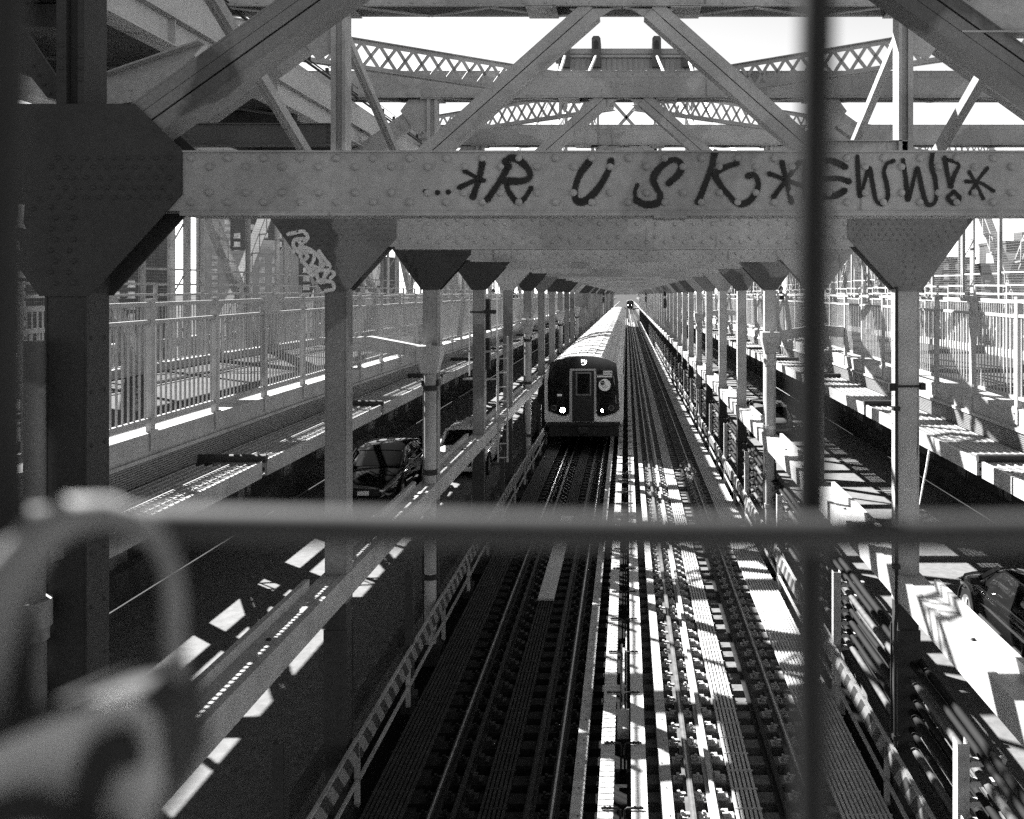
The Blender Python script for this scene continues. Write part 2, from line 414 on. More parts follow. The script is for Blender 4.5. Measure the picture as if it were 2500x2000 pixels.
for k in range(NF):
    y = D(k)
    extra = {0: "spanning the foreground, graffiti across its beam", 1: "white squiggles on its left gusset"}.get(k, "arching over the tracks")
    fr = thing("portal_frame", f"{ordn(k+1)} riveted grey steel portal frame from the fence, {extra}", "portal frame", (0, y, ZB(y)), 0, "portal frames over the tracks")
    frames.append(fr)
    hi = k < 6
    cb = link("cross_beam", strut_hi if hi else strut_lo, fr)
    for s, G in ((-1, GL), (1, GR)):
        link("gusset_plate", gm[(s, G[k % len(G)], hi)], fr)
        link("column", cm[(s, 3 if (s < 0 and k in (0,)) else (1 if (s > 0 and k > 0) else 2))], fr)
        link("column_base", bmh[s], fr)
        if k < 16:
            link("outer_diagonal", odm[s], fr)
            link("post", pmn if (k == 0 and s < 0) else pm[s], fr); link("diagonal_member", (dmn if k == 0 else dm)[s], fr)  # nearest diagonals and left post darkened in colour, as lit less
    if k < 22: link("top_chord", chord_hi if k < 5 else chord_lo, fr)
    if k == 0: beam0 = cb

# graffiti on the nearest beam
NST = [0]
def stroke(m, pts, Yd, w, yy, taper=True, conv=None):
    NST[0] = (NST[0]+1) % 9; yy = yy - .0006*NST[0]
    q = [conv(p) for p in pts]
    # Catmull-Rom
    P = [tuple(2*q[0][j]-q[1][j] for j in (0,1))] + q + [tuple(2*q[-1][j]-q[-2][j] for j in (0,1))]; out = []
    for i in range(1, len(P)-2):
        for t in range(7):
            t = t/7; a, b, c, d = P[i-1], P[i], P[i+1], P[i+2]
            out.append(tuple(.5*((2*b[j]) + (-a[j]+c[j])*t + (2*a[j]-5*b[j]+4*c[j]-d[j])*t*t + (-a[j]+3*b[j]-3*c[j]+d[j])*t**3) for j in (0, 1)))
    out.append(q[-1])
    R0 = [[], [], [], []]; cov = []
    for i, p in enumerate(out):
        a = out[max(0, i-1)]; b = out[min(len(out)-1, i+1)]
        d = Vector((b[0]-a[0], b[1]-a[1]))
        if d.length < 1e-6: d = Vector((1, 0))
        d.normalize(); ww = w*(.5 + .07*math.sin(i*.22+len(pts)))
        for q, f in enumerate((-1.45, -.62, .62, 1.45)): R0[q].append((p[0]-d.y*ww*f, yy-.00004*i, p[1]+d.x*ww*f))
    n = len(out); base = len(m.v)
    m.add(R0[0]+R0[1]+R0[2]+R0[3], [(q*n+i, q*n+i+1, (q+1)*n+i+1, (q+1)*n+i) for q in range(3) for i in range(n-1)])
    C = getattr(m, 'cov', None)
    if C is None: C = m.cov = {}
    for i in range(n):
        e = 1.0
        C[base+i] = 0; C[base+n+i] = e; C[base+2*n+i] = e; C[base+3*n+i] = 0
    for qq, e in enumerate((out[0], out[-1])):
        base = len(m.v); N_ = 12
        vs = [(e[0], yy-.0028-.0003*(qq+1), e[1])] + [(e[0]+w*.34*math.cos(a*2*math.pi/N_), yy-.0028-.0003*(qq+1), e[1]+w*.34*math.sin(a*2*math.pi/N_)) for a in range(N_)] + [(e[0]+w*.74*math.cos(a*2*math.pi/N_), yy-.0028-.0003*(qq+1), e[1]+w*.74*math.sin(a*2*math.pi/N_)) for a in range(N_)]
        m.add(vs, [(0, 1+a, 1+(a+1) % N_) for a in range(N_)] + [(1+a, 1+N_+a, 1+N_+(a+1) % N_, 1+(a+1) % N_) for a in range(N_)])
        for a in range(1+N_): C[base+a] = 1
        for a in range(N_): C[base+1+N_+a] = 0
def c2(p): X, Z = px(800+.4174*p[0], .4174*p[1], Y0); return (X, Z)
def c3(p): X, Z = px(1600+.4174*p[0], .4174*p[1], Y0); return (X, Z)
W = .039; SI = [0]; GRP = {}
LET = ["dots"]*3 + ["asterisk"]*3 + ["letter_r"]*3 + ["letter_u"] + ["letter_s"]*2 + ["letter_k"]*2 + ["second_asterisk"]*3 + ["letter_e"]*4 + ["letter_w"] + ["second_letter_w"] + ["exclamation_mark"]*3 + ["last_asterisk"]*3
def S(c, *ps, w=W, yy=-.0045):
    n = LET[SI[0]]; SI[0] += 1
    stroke(GRP.setdefault(n, MB()), ps, Y0, w, yy, conv=c)
for p in ((573,1108),(643,1115),(706,1112)): S(c2, p, (p[0]+2, p[1]+1), w=.028)
S(c2,(905,945),(885,1040),(850,1140)); S(c2,(803,990),(860,1020),(915,1045),w=.026); S(c2,(770,1085),(880,1035),w=.026)
S(c2,(1060,960),(1000,1060),(935,1155)); S(c2,(1040,935),(1085,912),(1150,950),(1185,1010),(1150,1045),(1040,1050))
S(c2,(1040,1050),(1060,1110),(1110,1170),(1150,1150),(1190,1090),w=.030)
S(c2,(1530,935),(1480,1000),(1448,1090),(1455,1160),(1510,1162),(1590,1080),(1640,990),(1658,930))
S(c2,(1995,1060),(2050,1010),(2070,960),(2040,925),(1990,935),(1930,985),(1905,1040),(1925,1090),(1945,1130),(1930,1175),(1860,1185),(1805,1160),w=.037)
S(c2,(1805,1160),(1797,1110),(1812,1070),w=.024)
S(c3,(348,880),(320,990),(250,1170)); S(c3,(475,945),(400,970),(350,1010),(380,1070),(430,1130),(480,1180),(540,1170),(590,1110),(600,1050),(575,1012),(540,1018),w=.034)
S(c3,(740,940),(765,1040),(795,1170),w=.032); S(c3,(665,1005),(760,1040),(870,1080),w=.028); S(c3,(840,940),(765,1040),(690,1140),w=.030)
S(c3,(880,935),(1000,925),(1060,940),(1110,965),w=.034); S(c3,(900,1040),(1060,1032),(1130,1050),w=.034); S(c3,(885,1140),(1000,1140),(1060,1130),(1105,1102),w=.034); S(c3,(885,935),(872,1040),(885,1140),w=.034)
S(c3,(1180,905),(1185,1010),(1195,1140),(1220,1060),(1250,970),(1270,1070),(1290,1160),(1325,1185),(1358,1140),(1350,1060),(1335,1000),(1350,950),(1390,930),w=.024)
S(c3,(1447,925),(1465,1050),(1475,1160),(1500,1080),(1530,970),(1555,1080),(1580,1170),(1610,1188),(1640,1150),(1635,1040),(1612,960),(1620,880),w=.025)
S(c3,(1690,915),(1770,950),(1748,1010),(1725,1080),w=.022); S(c3,(1690,915),(1705,1000),(1725,1080),w=.030)
S(c3,(1743,1112),(1777,1145),(1743,1178),(1709,1145),(1743,1112),w=.026)
S(c3,(1940,972),(1880,1050),(1840,1120),w=.022); S(c3,(1835,995),(1880,1075),(1915,1150),w=.022); S(c3,(1815,1050),(1900,1058),(1975,1105),w=.022)
for n_, g_ in GRP.items(): g_.build("graffiti_"+n_.replace("second_","").replace("last_",""), SPRAYG, beam0)
g = MB()
def c1(p): X, Z = px(.4174*p[0], .4174*p[1], D(1)); return (X, Z - ZB(D(1)))
for ps in (((1690,1370),(1740,1360),(1780,1355),(1800,1390),(1770,1420),(1730,1400),(1720,1440),(1760,1480),(1800,1470)),
           ((1720,1470),(1780,1450),(1840,1480),(1830,1540),(1800,1580),(1830,1600)),
           ((1800,1470),(1850,1480),(1880,1520),(1870,1570),(1840,1560),(1860,1620)),
           ((1760,1500),(1800,1560),(1850,1590),(1910,1540),(1930,1590)),
           ((1830,1610),(1880,1580),(1960,1600),(1900,1650),(1860,1640),(1940,1650),(1955,1690),(1910,1700)),
           ((1870,1470),(1905,1520),(1930,1560),(1900,1620)), ((1740,1400),(1790,1400),(1760,1440),(1800,1500),(1770,1530))):
    stroke(g, ps, D(1), .045, -.017, conv=c1)
g1 = g.build("graffiti", SPRAYW, [c for c in frames[1].children if c.name.startswith("gusset")][0]); tag(g1, "white sprayed squiggle on the gusset edge")
g = MB()
def c5(p): X, Z = px(800+.4174*p[0], .4174*p[1], D(2)); return (X, Z - ZB(D(2)))
stroke(g, ((450,1500),(470,1530),(440,1520),(490,1560),(500,1530),(480,1590),(520,1570),(505,1620),(530,1600),(520,1640),(545,1650)), D(2), .022, -.017, conv=c5)
tag(g.build("graffiti", SPRAYG, [c for c in frames[2].children if c.name.startswith("gusset")][0]), "thin black scrawl down the gusset edge")

# longitudinal braces between the posts
for k in range(0, 12):
    for s in (-1, 1):
        m = MB(); y = D(k)
        a = Vector((s*3.37, .25, 9.45)); b = Vector((s*3.37, SPAC+.05, 7.28+ZB(y+SPAC)-ZB(y)))
        m.beam(a, b, .11, .012, up=(1,0,0)); m.beam(a+Vector((s*.06,0,0)), b+Vector((s*.06,0,0)), .012, .12, up=(1,0,0)) 
        m.beam(a+Vector((s*.03,0,0)), b+Vector((s*.03,0,0)), .09, .05, up=(1,0,0))
        o = m.build("diagonal_brace", STEEL, loc=(0, y, ZB(y)))
        tag(o, f"slanting steel brace leaning away above the {'left' if s<0 else 'right'} columns, {ordn(k+1)} from the fence", "brace", "slanting braces along the column tops")

# outriggers
def outrig(k, xa, xb, z, lab):
    m = MB(); y = .05
    m.box(xa, xb, y, y+.012, z, z+.24); m.box(xa, xb, y-.05, y+.1, z-.012, z); m.box(xa, xb, y-.05, y+.1, z+.24, z+.252)
    for i in range(4):
        for e in (xa+.06, xb-.06): m.rivet(e, y, z+.04+.055*i, .016)
    tag(m.build("outrigger", MIDP if k == 1 and xa < 0 else STEEL, loc=(0, D(k), ZB(D(k)))), lab, "beam")
outrig(1, -5.2, -3.42, 7.90, "short horizontal flanged beam left of the second portal post, half in dark paint")
outrig(0, 2.1, 4.6, 7.80, "short horizontal flanged beam crossing the foreground diagonal at upper right")
outrig(1, 2.36, 3.36, 7.70, "short flanged beam inside the right post of the second portal")
outrig(2, -5.2, -3.42, 7.90, "short horizontal flanged beam left of the third portal post")

# ------------------------------------------------------------------ top lateral lattice girders
def lattice(m, a, b, dep, fl=.07, n=None, wid=.13, solid=()):
    a = Vector(a); b = Vector(b); L = (b-a).length
    d = (b-a).normalized(); up = Vector((0,0,1))
    for s in (-1, 1):
        off = up*(dep/2)*s
        m.beam(a+off, b+off, wid, .014); m.beam(a+off*.84, b+off*.84, .014, fl)
    n = n or int(L/(dep*.62))
    for i in range(n):
        p = a+d*L*(i/n); q = a+d*L*((i+1)/n)
        m.beam(p+up*dep*.42, q-up*dep*.42, .012, .055); m.beam(p-up*dep*.42, q+up*dep*.42, .012, .055)
    for t in (0, .5, 1):
        c = a+d*L*t; w = d*.28
        m.beam(c-w*(1 if t else 0), c+w*(1 if t < 1 else 0), .02, dep*.8)
YC = 17.9; PER = 16.4
for j in range(0, 5):
    for s in (-1, 1):
        for e in (-1, 1):
            yc = YC + PER*j
            if yc < 0 and e < 0: continue
            m = MB(); lattice(m, (s*.2, e*.2, 9.86), (s*10.2, e*8.1, 9.86), .46)
            lab = f"x-laced lattice girder meeting at the {ordn(j+2)} overhead node, running {'left' if s<0 else 'right'} and {'away' if e>0 else 'back towards the fence'}"
            tag(m.build("lattice_girder", STEEL, loc=(0, yc, ZB(yc))), lab, "lattice girder", "lattice girders of the top bracing")

# ------------------------------------------------------------------ elevated catwalk girder at the upper left
ew = thing("overhead_gantry", "pale plate girder gantry with panelled wall and conduit, sloping across the upper left", "gantry")
XW = -4.645
yw = [-3, 3, 8, 13, 18, 21.5]
m = MB(); m.lbox(XW-.014, XW, 8.70, 8.98, yw); m.lbox(XW-.16, XW+.10, 8.975, 8.99, yw); m.lbox(XW-.16, XW+.10, 8.685, 8.70, yw)
for y in span(4, 21, 2.66):
    m.box(XW, XW+.07, y, y+.012, 8.70, 8.975)
    for i in range(5): m.rivet(XW, y+.06+.03*(i % 3), 8.80+.03*i, .015, ax='x', sg=1)
m.build("lower_girder", WALLP, ew, bend=True)
m = MB(); y = -3.0
while y < 21.4: m.box(XW-.12, XW-.08, y, y+1.31, 8.99, 9.47); y += 1.33
m.build("wall_panel", WALLP, ew, bend=True)
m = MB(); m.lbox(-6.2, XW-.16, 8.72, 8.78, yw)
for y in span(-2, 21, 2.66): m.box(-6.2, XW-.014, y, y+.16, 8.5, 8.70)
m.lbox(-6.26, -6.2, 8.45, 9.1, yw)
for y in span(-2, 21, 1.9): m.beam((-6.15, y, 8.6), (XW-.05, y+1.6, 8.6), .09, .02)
m.build("underside", BUFF, ew, bend=True)  # underside darkened by colour, standing in for shade
m = MB()
m.tube([(XW+.02, y, 9.52) for y in yw], .02); m.tube([(XW+.02, y, 9.57) for y in yw], .012)
m.build("conduit", DARKM, ew, bend=True)
m = MB()
for y in span(5, 21, .42):
    if random.random() < .75: m.box(XW+.0, XW+.045, y, y+.05, 9.57, 9.64+random.random()*.02)
m.tube([(XW+.02, y, 9.69) for y in yw], .006)
m.build("lamp_sockets", DARKM, ew, bend=True)
m = MB(); P = [px(*p, 8.6) for p in ((228,172),(262,187),(300,176),(497,106),(450,158),(345,245),(228,262),(150,250))]
m.prism(P, 8.6, 8.62); m.beam((P[1][0],8.56,P[1][1]), (P[3][0],8.56,P[3][1]), .14, .015)
for i in range(26): m.rivet(P[6][0]+.05+random.random()*.8, 8.6, P[6][1]-.02+random.random()*.17+.02, .012)
m.build("bracket_plate", STEEL, ew)
m = MB(); P = [px(*p, 6.1) for p in ((5,35),(40,35),(160,215),(150,245),(120,240),(5,95))]
m.prism(P, 6.08, 6.1)
for i in range(14): m.rivet(P[0][0]+.06+.018*i+.03*(i % 2), 6.08, P[0][1]-.1-.03*i-.03*(i % 2), .012)
tag(m.build("outer_brace", BUFF), "dark riveted brace plate rising left of the nearest post", "brace")

# ------------------------------------------------------------------ guard beams along the columns
for s in (-1, 1):
    gb = thing("guard_beam", f"long grey box guard beam along the {'left' if s<0 else 'right'} columns beside the road", "guard beam")
    a, b = sorted((s*3.222, s*3.53))
    m = MB(); m.lbox(a, b, 2.56, 2.84, YS)
    m.lbox(*sorted((s*3.222, s*3.30)), 2.84, 2.852, YS)
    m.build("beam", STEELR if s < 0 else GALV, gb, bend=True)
    m = MB(); k = 0
    while k < 30:
        y = D(k)+.5; m.lbox(*sorted((s*3.50, s*3.56)), 2.84, 2.95, [y, y+SPAC-1.0]); k += 1
    m.build("lip", GALV, gb, bend=True)
    m = MB()
    for k in range(12):
        for q in (1.4, 3.3): m.rivet(s*3.38, D(k)+q, 2.84, .03, ax='z', sg=1)
    m.build("bolts", DARKM, gb, bend=True)

# ------------------------------------------------------------------ tracks
def rail_run(m, x, ys, w=.07, h=.15, z1=0.0):
    m.lbox(x-w/2, x+w/2, z1-.035, z1-.002, ys); m.lbox(x-.016, x+.010, z1-.002, z1, ys, 1)
    m.lbox(x-.012, x+.012, z1-.12, z1-.035, ys); m.lbox(x-.07, x+.07, z1-h, z1-.12, ys)
tie_m = MB(); tie_m.box(-1.25, 1.25, 0, .23, -.36, -.155)
for x in (-1.1, -.35, .35, 1.1): tie_m.rivet(x, .11, -.155, .02, ax='z', sg=1)
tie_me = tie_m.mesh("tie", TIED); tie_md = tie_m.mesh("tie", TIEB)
tp = MB()
for x in (0,):
    tp.box(x-.19, x+.19, .03, .20, -.155, -.145)
    for sx in (-1, 1):
        tp.box(x+sx*.10-.035, x+sx*.10+.035, .05, .18, -.145, -.115)
        tp.cyl((x+sx*.13, .115, -.145), (x+sx*.13, .115, -.07), .022, 6); tp.cyl((x+sx*.155, .08, -.145), (x+sx*.155, .08, -.10), .014, 6)
        tp.box(x+sx*.10-.02, x+sx*.10+.06, .09, .14, -.115, -.095)
tp_me = tp.mesh("rail_clip", GALV); tp_md = tp.mesh("rail_clip", RAILSH)
cl = MB()
for sx in (1.0, ):
    cl.box(-.09, .09, .04, .19, -.155, -.12); cl.box(-.05, .02, .06, .17, -.12, -.07)
    cl.cyl((-.05, .115, -.12), (-.05, .115, -.05), .018, 6); cl.cyl((.03, .08, -.12), (.03, .08, -.07), .014, 6)
cl_me = cl.mesh("guard_bracket", GALV); cl_md = cl.mesh("guard_bracket", RAILSH)
for s, cxx, word in ((-1, -1.55, "left"), (1, 1.56, "right")):
    tr = thing("railway_track", f"{word}-hand railway track, {'in deep shade with the train on it' if s<0 else 'sunlit ties and slatted plank between its rails'}", "railway track", (cxx, 0, 0))
    for x in (-.7175, .7175):
        m = MB(); rail_run(m, x, YS); o = m.build("rail", [RAILSH if s < 0 else RAILD, RAILM], tr, bend=True)
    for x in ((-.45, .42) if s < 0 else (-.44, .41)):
        m = MB(); rail_run(m, x, YS, w=.06, h=.13, z1=-.02); m.build("guard_rail", [RAILSH if (s < 0 or x > 0) else GALV]*2, tr, bend=True)
    m = MB(); x0 = -.17 if s < 0 else -.19
    wid = .33
    for i in range(6): m.lbox(x0+i*wid/6, x0+i*wid/6+wid/6*.62, -.14, -.09, YS[:26])
    for y in span(6, 60, .45): m.lbox(x0, x0+wid, -.10, -.084, [y, y+.02])
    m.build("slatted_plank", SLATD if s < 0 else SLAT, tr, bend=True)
    if s < 0:
        m = MB(); m.lbox(x0-.02, x0+wid-.02, -.09, -.05, [19, 26]); m.build("cover_plate", GALV, tr, bend=True)
    rnd = random.Random(3+s)
    for i in range(95):
        y = 7.5 + .46*i + rnd.uniform(-.04, .04)
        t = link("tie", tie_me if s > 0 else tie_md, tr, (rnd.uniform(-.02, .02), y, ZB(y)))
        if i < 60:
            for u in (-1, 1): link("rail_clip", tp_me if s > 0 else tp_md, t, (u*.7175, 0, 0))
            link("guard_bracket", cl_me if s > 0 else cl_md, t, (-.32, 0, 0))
            if s > 0: pass
    m = MB()
    for i in range(600):
        y = 7.5+.46*(95+i)
        if y > 300: break
        m.lbox(-1.25, 1.25, -.36, -.155, [y, y+.23])
    tag(m.build("ties_beyond", TIED, tr, bend=True), kind='stuff')

# timber guards and cover boards between the tracks
for s, word in ((-1, "left"), (1, "right")):
    m = MB(); a, b = sorted((s*.47, s*.62))
    y = -2.0
    while y < 200:
        m.lbox(a, b, -.16, -.0, [y, y+5.9]); y += 5.93
    for y in span(8, 50, .62): m.rivet((a+b)/2 + .03*math.sin(y*7), y, 0, .012, ax='z', sg=1, mi=1)
    o = m.build("guard_timber", [TIMB, DARKM], bend=True)
    tag(o, f"weathered bolted guard timber {word} of the third rail covers", "timber", "guard timbers between the tracks")
    cb = thing("cover_board", f"long pale protective board over the third rail, {'ribbed, ' if s<0 else 'smooth, '}{word} of the pair", "cover board", group="third rail cover boards")
    a, b = (-.28, -.10) if s < 0 else (.11, .30)
    m = MB(); y = -2.0
    while y < 230: m.lbox(a, b, .16, .20, [y, y+2.46]); y += 2.48
    if s < 0:
        for y in span(9, 30, .13): m.lbox(a+.004, b-.004, .198, .206, [y, y+.05])
    m.build("board", COVER, cb, bend=True)
    m = MB()
    m.lbox((a+b)/2-.03, (a+b)/2+.03, -.05, .08, YS); m.build("third_rail", RAILSH, cb, bend=True)
    br = MB(); e = b if s < 0 else a; d = 1 if s < 0 else -1
    br.tube([(e-d*.14, 0, .225), (e+d*.05, 0, .225), (e+d*.08, 0, .20), (e+d*.08, 0, -.15)], .014, 8)
    br.rivet(e-d*.10, 0, .235, .018, ax='z', sg=1); br.rivet(e-d*.04, 0, .235, .018, ax='z', sg=1)
    br.box(min(e, e+d*.15), max(e, e+d*.15), -.04, .04, -.3, -.14)
    bme = br.mesh("bracket", DARKM)
    for i in range(24):
        y = 9.3+1.24*i*1.25; link("bracket", bme, cb, (0, y, ZB(y)))
# relay hardware between the boards
m = MB()
for i in range(6):
    y = 8.2+.42*i; m.box(-.07, .09, y, y+.30, -.10, -.06)
m.box(.05, .10, 8.2, 10.6, -.06, -.03); m.box(-.08, -.04, 8.2, 10.6, -.06, -.04)
tag(m.build("cable_trough_ladder", GALV), "pale ladder-like frame lying between the two cover boards at the bottom", "ladder frame")
m = MB(); m.cyl((-.03, 13.6, -.05), (-.03, 16.2, .02), .02); m.cyl((.05, 14.2, -.05), (.05, 16.8, .02), .014)
m.box(-.08, .09, 13.1, 13.7, -.1, .05); m.box(-.02, .02, 13.7, 16, .02, .05)
tag(m.build("switch_rod", GALV), "thin metal rods and box lying between the cover boards", "switch rod")

# plank walkways at the track edges
for s, word in ((-1, "left"), (1, "right")):
    m = MB(); a, b = (2.56, 3.06) if s < 0 else (2.56, 3.16)
    n = 9 if s < 0 else 11
    for i in range(n):
        x = a+(b-a)*i/n; x0, x1 = sorted((s*x, s*(x+(b-a)/n*.62))); m.lbox(x0, x1, .03, .07, YS[:26])
    for y in span(6, 60, .5): m.lbox(*sorted((s*a, s*b)), .045, .064, [y, y+.018])
    m.lbox(*sorted((s*(a-.03), s*(b+.02))), -.25, -.2, YS[:26])
    tag(m.build("plank_walk", SLATD if s < 0 else SLAT, bend=True), f"narrow slatted maintenance walk along the {word} edge of the tracks", "maintenance walk")

# ------------------------------------------------------------------ cable racks and striped boards
STRIPE = bpy.data.materials.new("striped_board"); STRIPE.use_nodes = True
_N = STRIPE.node_tree.nodes; _L = STRIPE.node_tree.links; _p = _N["Principled BSDF"]; _p.inputs["Roughness"].default_value = .5
_g = _N.new("ShaderNodeNewGeometry"); _mp = _N.new("ShaderNodeMapping"); _mp.inputs["Rotation"].default_value = (R(-45), 0, 0)
_mp.vector_type = 'POINT'; _L.new(_g.outputs["Position"], _mp.inputs[0])
_s = _N.new("ShaderNodeSeparateXYZ"); _L.new(_mp.outputs[0], _s.inputs[0])
_m = _N.new("ShaderNodeMath"); _m.operation = 'MULTIPLY'; _m.inputs[1].default_value = 3.6; _L.new(_s.outputs['Y'], _m.inputs[0])
_f = _N.new("ShaderNodeMath"); _f.operation = 'FRACT'; _L.new(_m.outputs[0], _f.inputs[0])
_t = _N.new("ShaderNodeMath"); _t.operation = 'GREATER_THAN'; _t.inputs[1].default_value = .5; _L.new(_f.outputs[0], _t.inputs[0])
_r = _N.new("ShaderNodeMapRange"); _r.inputs[3].default_value = .04; _r.inputs[4].default_value = .20; _L.new(_t.outputs[0], _r.inputs[0]); _L.new(_r.outputs[0], _p.inputs["Base Color"])

def rack_meshes(s):
    p = MB(); a, b = sorted((s*3.17, s*3.28))
    p.box(a, b, -.045, -.037, .1, 1.93); p.box(*sorted((s*3.17, s*3.178)), -.045, .10, .1, 1.93); p.box(*sorted((s*3.272, s*3.28)), -.045, .10, .1, 1.93)
    p.box(*sorted((s*3.12, s*3.34)), -.07, .13, -.2, .1)
    for i in range(9): p.rivet(s*3.225, -.045, 1.0+.1*i+(.03 if i % 2 else 0), .014)
    h = MB()
    for i in range(6):
        z = .80+.19*i
        h.prism([(s*3.28, z-.05), (s*3.62, z-.02), (s*3.64, z+.03), (s*3.60, z+.03), (s*3.58, z), (s*3.28, z)], -.03, .05)
        h.box(*sorted((s*3.30, s*3.58)), -.03, .05, z, z+.012)
    return p.mesh("post", GALV if s > 0 else BUFF), h.mesh("cable_arm", GALV if s > 0 else RAILSH)  # left rack metal darkened in colour, as in shade
for s, word in ((-1, "left"), (1, "right")):
    pme, hme = rack_meshes(s)
    n = 24 if s > 0 else 12
    for i in range(n):
        y = 8.9+SPAC*i
        r = thing("cable_rack", f"{'sunlit pale' if s>0 else 'shaded'} rack post, {ordn(i+1)} along the {word} of the tracks", "cable rack", (0, y, ZB(y)), 0, f"cable racks on the {word}")
        link("post", pme, r)
        if s > 0: link("cable_arm", hme, r)
    for i in range(6):
        z = .83+.19*i
        for j, x in enumerate((3.40, 3.50)):
            if (j and i in (1, 4)) or s < 0: continue
            m = MB(); rr = .036 if (i+j) % 2 else .044
            m.tube([(s*x+.01*math.sin(q*1.7+i), yv, z+rr-.02*abs(math.sin(q*.9+j))) for q, yv in enumerate(span(3, 61, 1.33))], rr, 6)
            tag(m.build("power_cable", RUBBER if (i+j) % 4 else RAILD, bend=True), f"{'thick' if rr>.04 else 'thin'} cable on tier {ordn(i+1)} of the {word} racks, {'inner' if j==0 else 'outer'} one", "cable", f"cables laid on the {word} racks")
    bd = MB()
    bd.box(*sorted((s*3.13, s*3.15)), .05, SPAC-.05, .57, .80)
    bme = bd.mesh("striped_board", STRIPE)
    rl = MB(); rl.box(*sorted((s*3.15, s*3.19)), 0, SPAC, .80, .83); rl.box(*sorted((s*3.15, s*3.18)), 0, SPAC, .28, .33)
    for q in (.02, SPAC*.5): rl.box(*sorted((s*3.15, s*3.21)), q, q+.06, 0, .80)
    rme = rl.mesh("rail", GALV if s > 0 else STEEL)
    for i in range(18):
        y = Y0+SPAC*i+.2
        t = thing("trackside_barrier", f"low rail with diagonal striped kickboard, {ordn(i+1)} bay on the {word}", "barrier", (0, y, ZB(y)), 0, f"striped kickboard bays on the {word}")
        link("striped_board", bme, t); link("rail", rme, t)
# caution plate
m = MB(); m.box(3.16, 3.165, 8.0, 8.75, 1.05, 1.30); cp = m.build("caution_plate", WHITEP); 
tag(cp, "white CAUTION plate on the right trackside at the bottom corner", "sign")
def text(body, size, mtl, parent, loc, rot, name="lettering", ext=.001, align='CENTER'):
    c = bpy.data.curves.new(name, 'FONT'); c.body = body; c.size = size; c.extrude = ext; c.align_x = align; c.align_y = 'CENTER'
    c.materials.append(mtl); o = bpy.data.objects.new(name, c); COL.objects.link(o)
    me = bpy.data.meshes.new_from_object(o); bpy.data.objects.remove(o); bpy.data.curves.remove(c)
    o = bpy.data.objects.new(name, me); COL.objects.link(o)
    if parent: o.parent = parent
    o.location = loc; o.rotation_euler = rot; return o
text("CAUTION", .16, SPRAY, cp, (3.157, 8.37, 1.17), (R(90), 0, R(-90)))

# ------------------------------------------------------------------ drain pipes with hoppers
def drain(s, k, lab, arm=True, hop=True):
    y = D(k)-.14; t = thing("drain_pipe", lab, "drain pipe", (0, y, ZB(y)), 0, "drain pipes on the columns")
    x = s*3.33
    m = MB(); m.cyl((x, 0, .1), (x, 0, 4.75), .105, 16)
    m.build("pipe", STEEL, t)
    m = MB()
    for z in (1.2, 4.45, 3.0): m.cyl((x, 0, z), (x, 0, z+.09), .125, 16)
    m.box(x-.15, x+.15, -.03, .16, 4.52, 4.62); m.build("clamp", DARKM if s < 0 else GALV, t)
    if hop:
        m = MB(); m.add([(x-.13,-.13,4.75),(x+.13,-.13,4.75),(x+.13,.13,4.75),(x-.13,.13,4.75),(x-.2,-.2,5.05),(x+.2,-.2,5.05),(x+.2,.2,5.05),(x-.2,.2,5.05),
                         (x-.2,-.2,5.22),(x+.2,-.2,5.22),(x+.2,.2,5.22),(x-.2,.2,5.22)],
                        [(0,1,5,4),(1,2,6,5),(2,3,7,6),(3,0,4,7),(4,5,9,8),(5,6,10,9),(6,7,11,10),(7,4,8,11),(8,9,10,11),(3,2,1,0)])
        m.box(x-.03, x+.06, -.215, -.2, 5.1, 5.28); m.build("hopper", STEELR, t)
    if arm:
        m = MB(); m.add([(s*3.4,-.1,5.0),(s*3.4,.1,5.0),(s*3.4,.1,5.2),(s*3.4,-.1,5.2),
                         (s*4.35,-.12,5.14),(s*4.35,.12,5.14),(s*4.35,.12,5.38),(s*4.35,-.12,5.38),
                         (s*5.0,-.12,5.1),(s*5.0,.12,5.1),(s*5.0,.12,5.34),(s*5.0,-.12,5.34)],
                        [(0,1,2,3),(0,4,5,1),(1,5,6,2),(2,6,7,3),(3,7,4,0),(4,8,9,5),(5,9,10,6),(6,10,11,7),(7,11,8,4),(8,11,10,9)])
        m.build("gutter_arm", STEELR, t)
drain(-1, 2, "round drain pipe with dark hopper and long arm on the third left column")
drain(1, 3, "sunlit drain pipe with square hopper and arm on the right columns")
drain(1, 7, "far drain pipe with hopper on the eighth right column")
drain(-1, 5, "drain pipe with hopper on the sixth left column", arm=False)
drain(-1, 8, "drain pipe with hopper on the ninth left column", arm=False)
drain(-1, 11, "drain pipe with hopper on the twelfth left column", arm=False)
y = D(0)-.12; t = thing("drain_pipe", "dark thick drain pipe with pale collar on the nearest left column", "drain pipe", (0, y, 0), 0, "drain pipes on the columns")
m = MB(); m.cyl((-3.5, 0, 0), (-3.5, 0, 4.2), .085, 16); m.cyl((-3.49, .02, 4.3), (-3.49, .02, 5.9), .06, 12); m.build("pipe", MIDP, t)
m = MB(); m.cyl((-3.5, 0, 4.2), (-3.5, 0, 4.36), .115, 16); m.cyl((-3.5, 0, 4.12), (-3.5, 0, 4.2), .10, 16); m.build("collar", COLL, t)
m = MB(); P = [px(*p, D(0)) for p in ((122,1338),(156,1332),(158,1362),(126,1374))]; m.prism([(p[0], p[1]) for p in P], D(0)-.004, D(0)-.001)
tag(m.build("sticker", CARG), "small faded sticker on the nearest left column", "sticker")
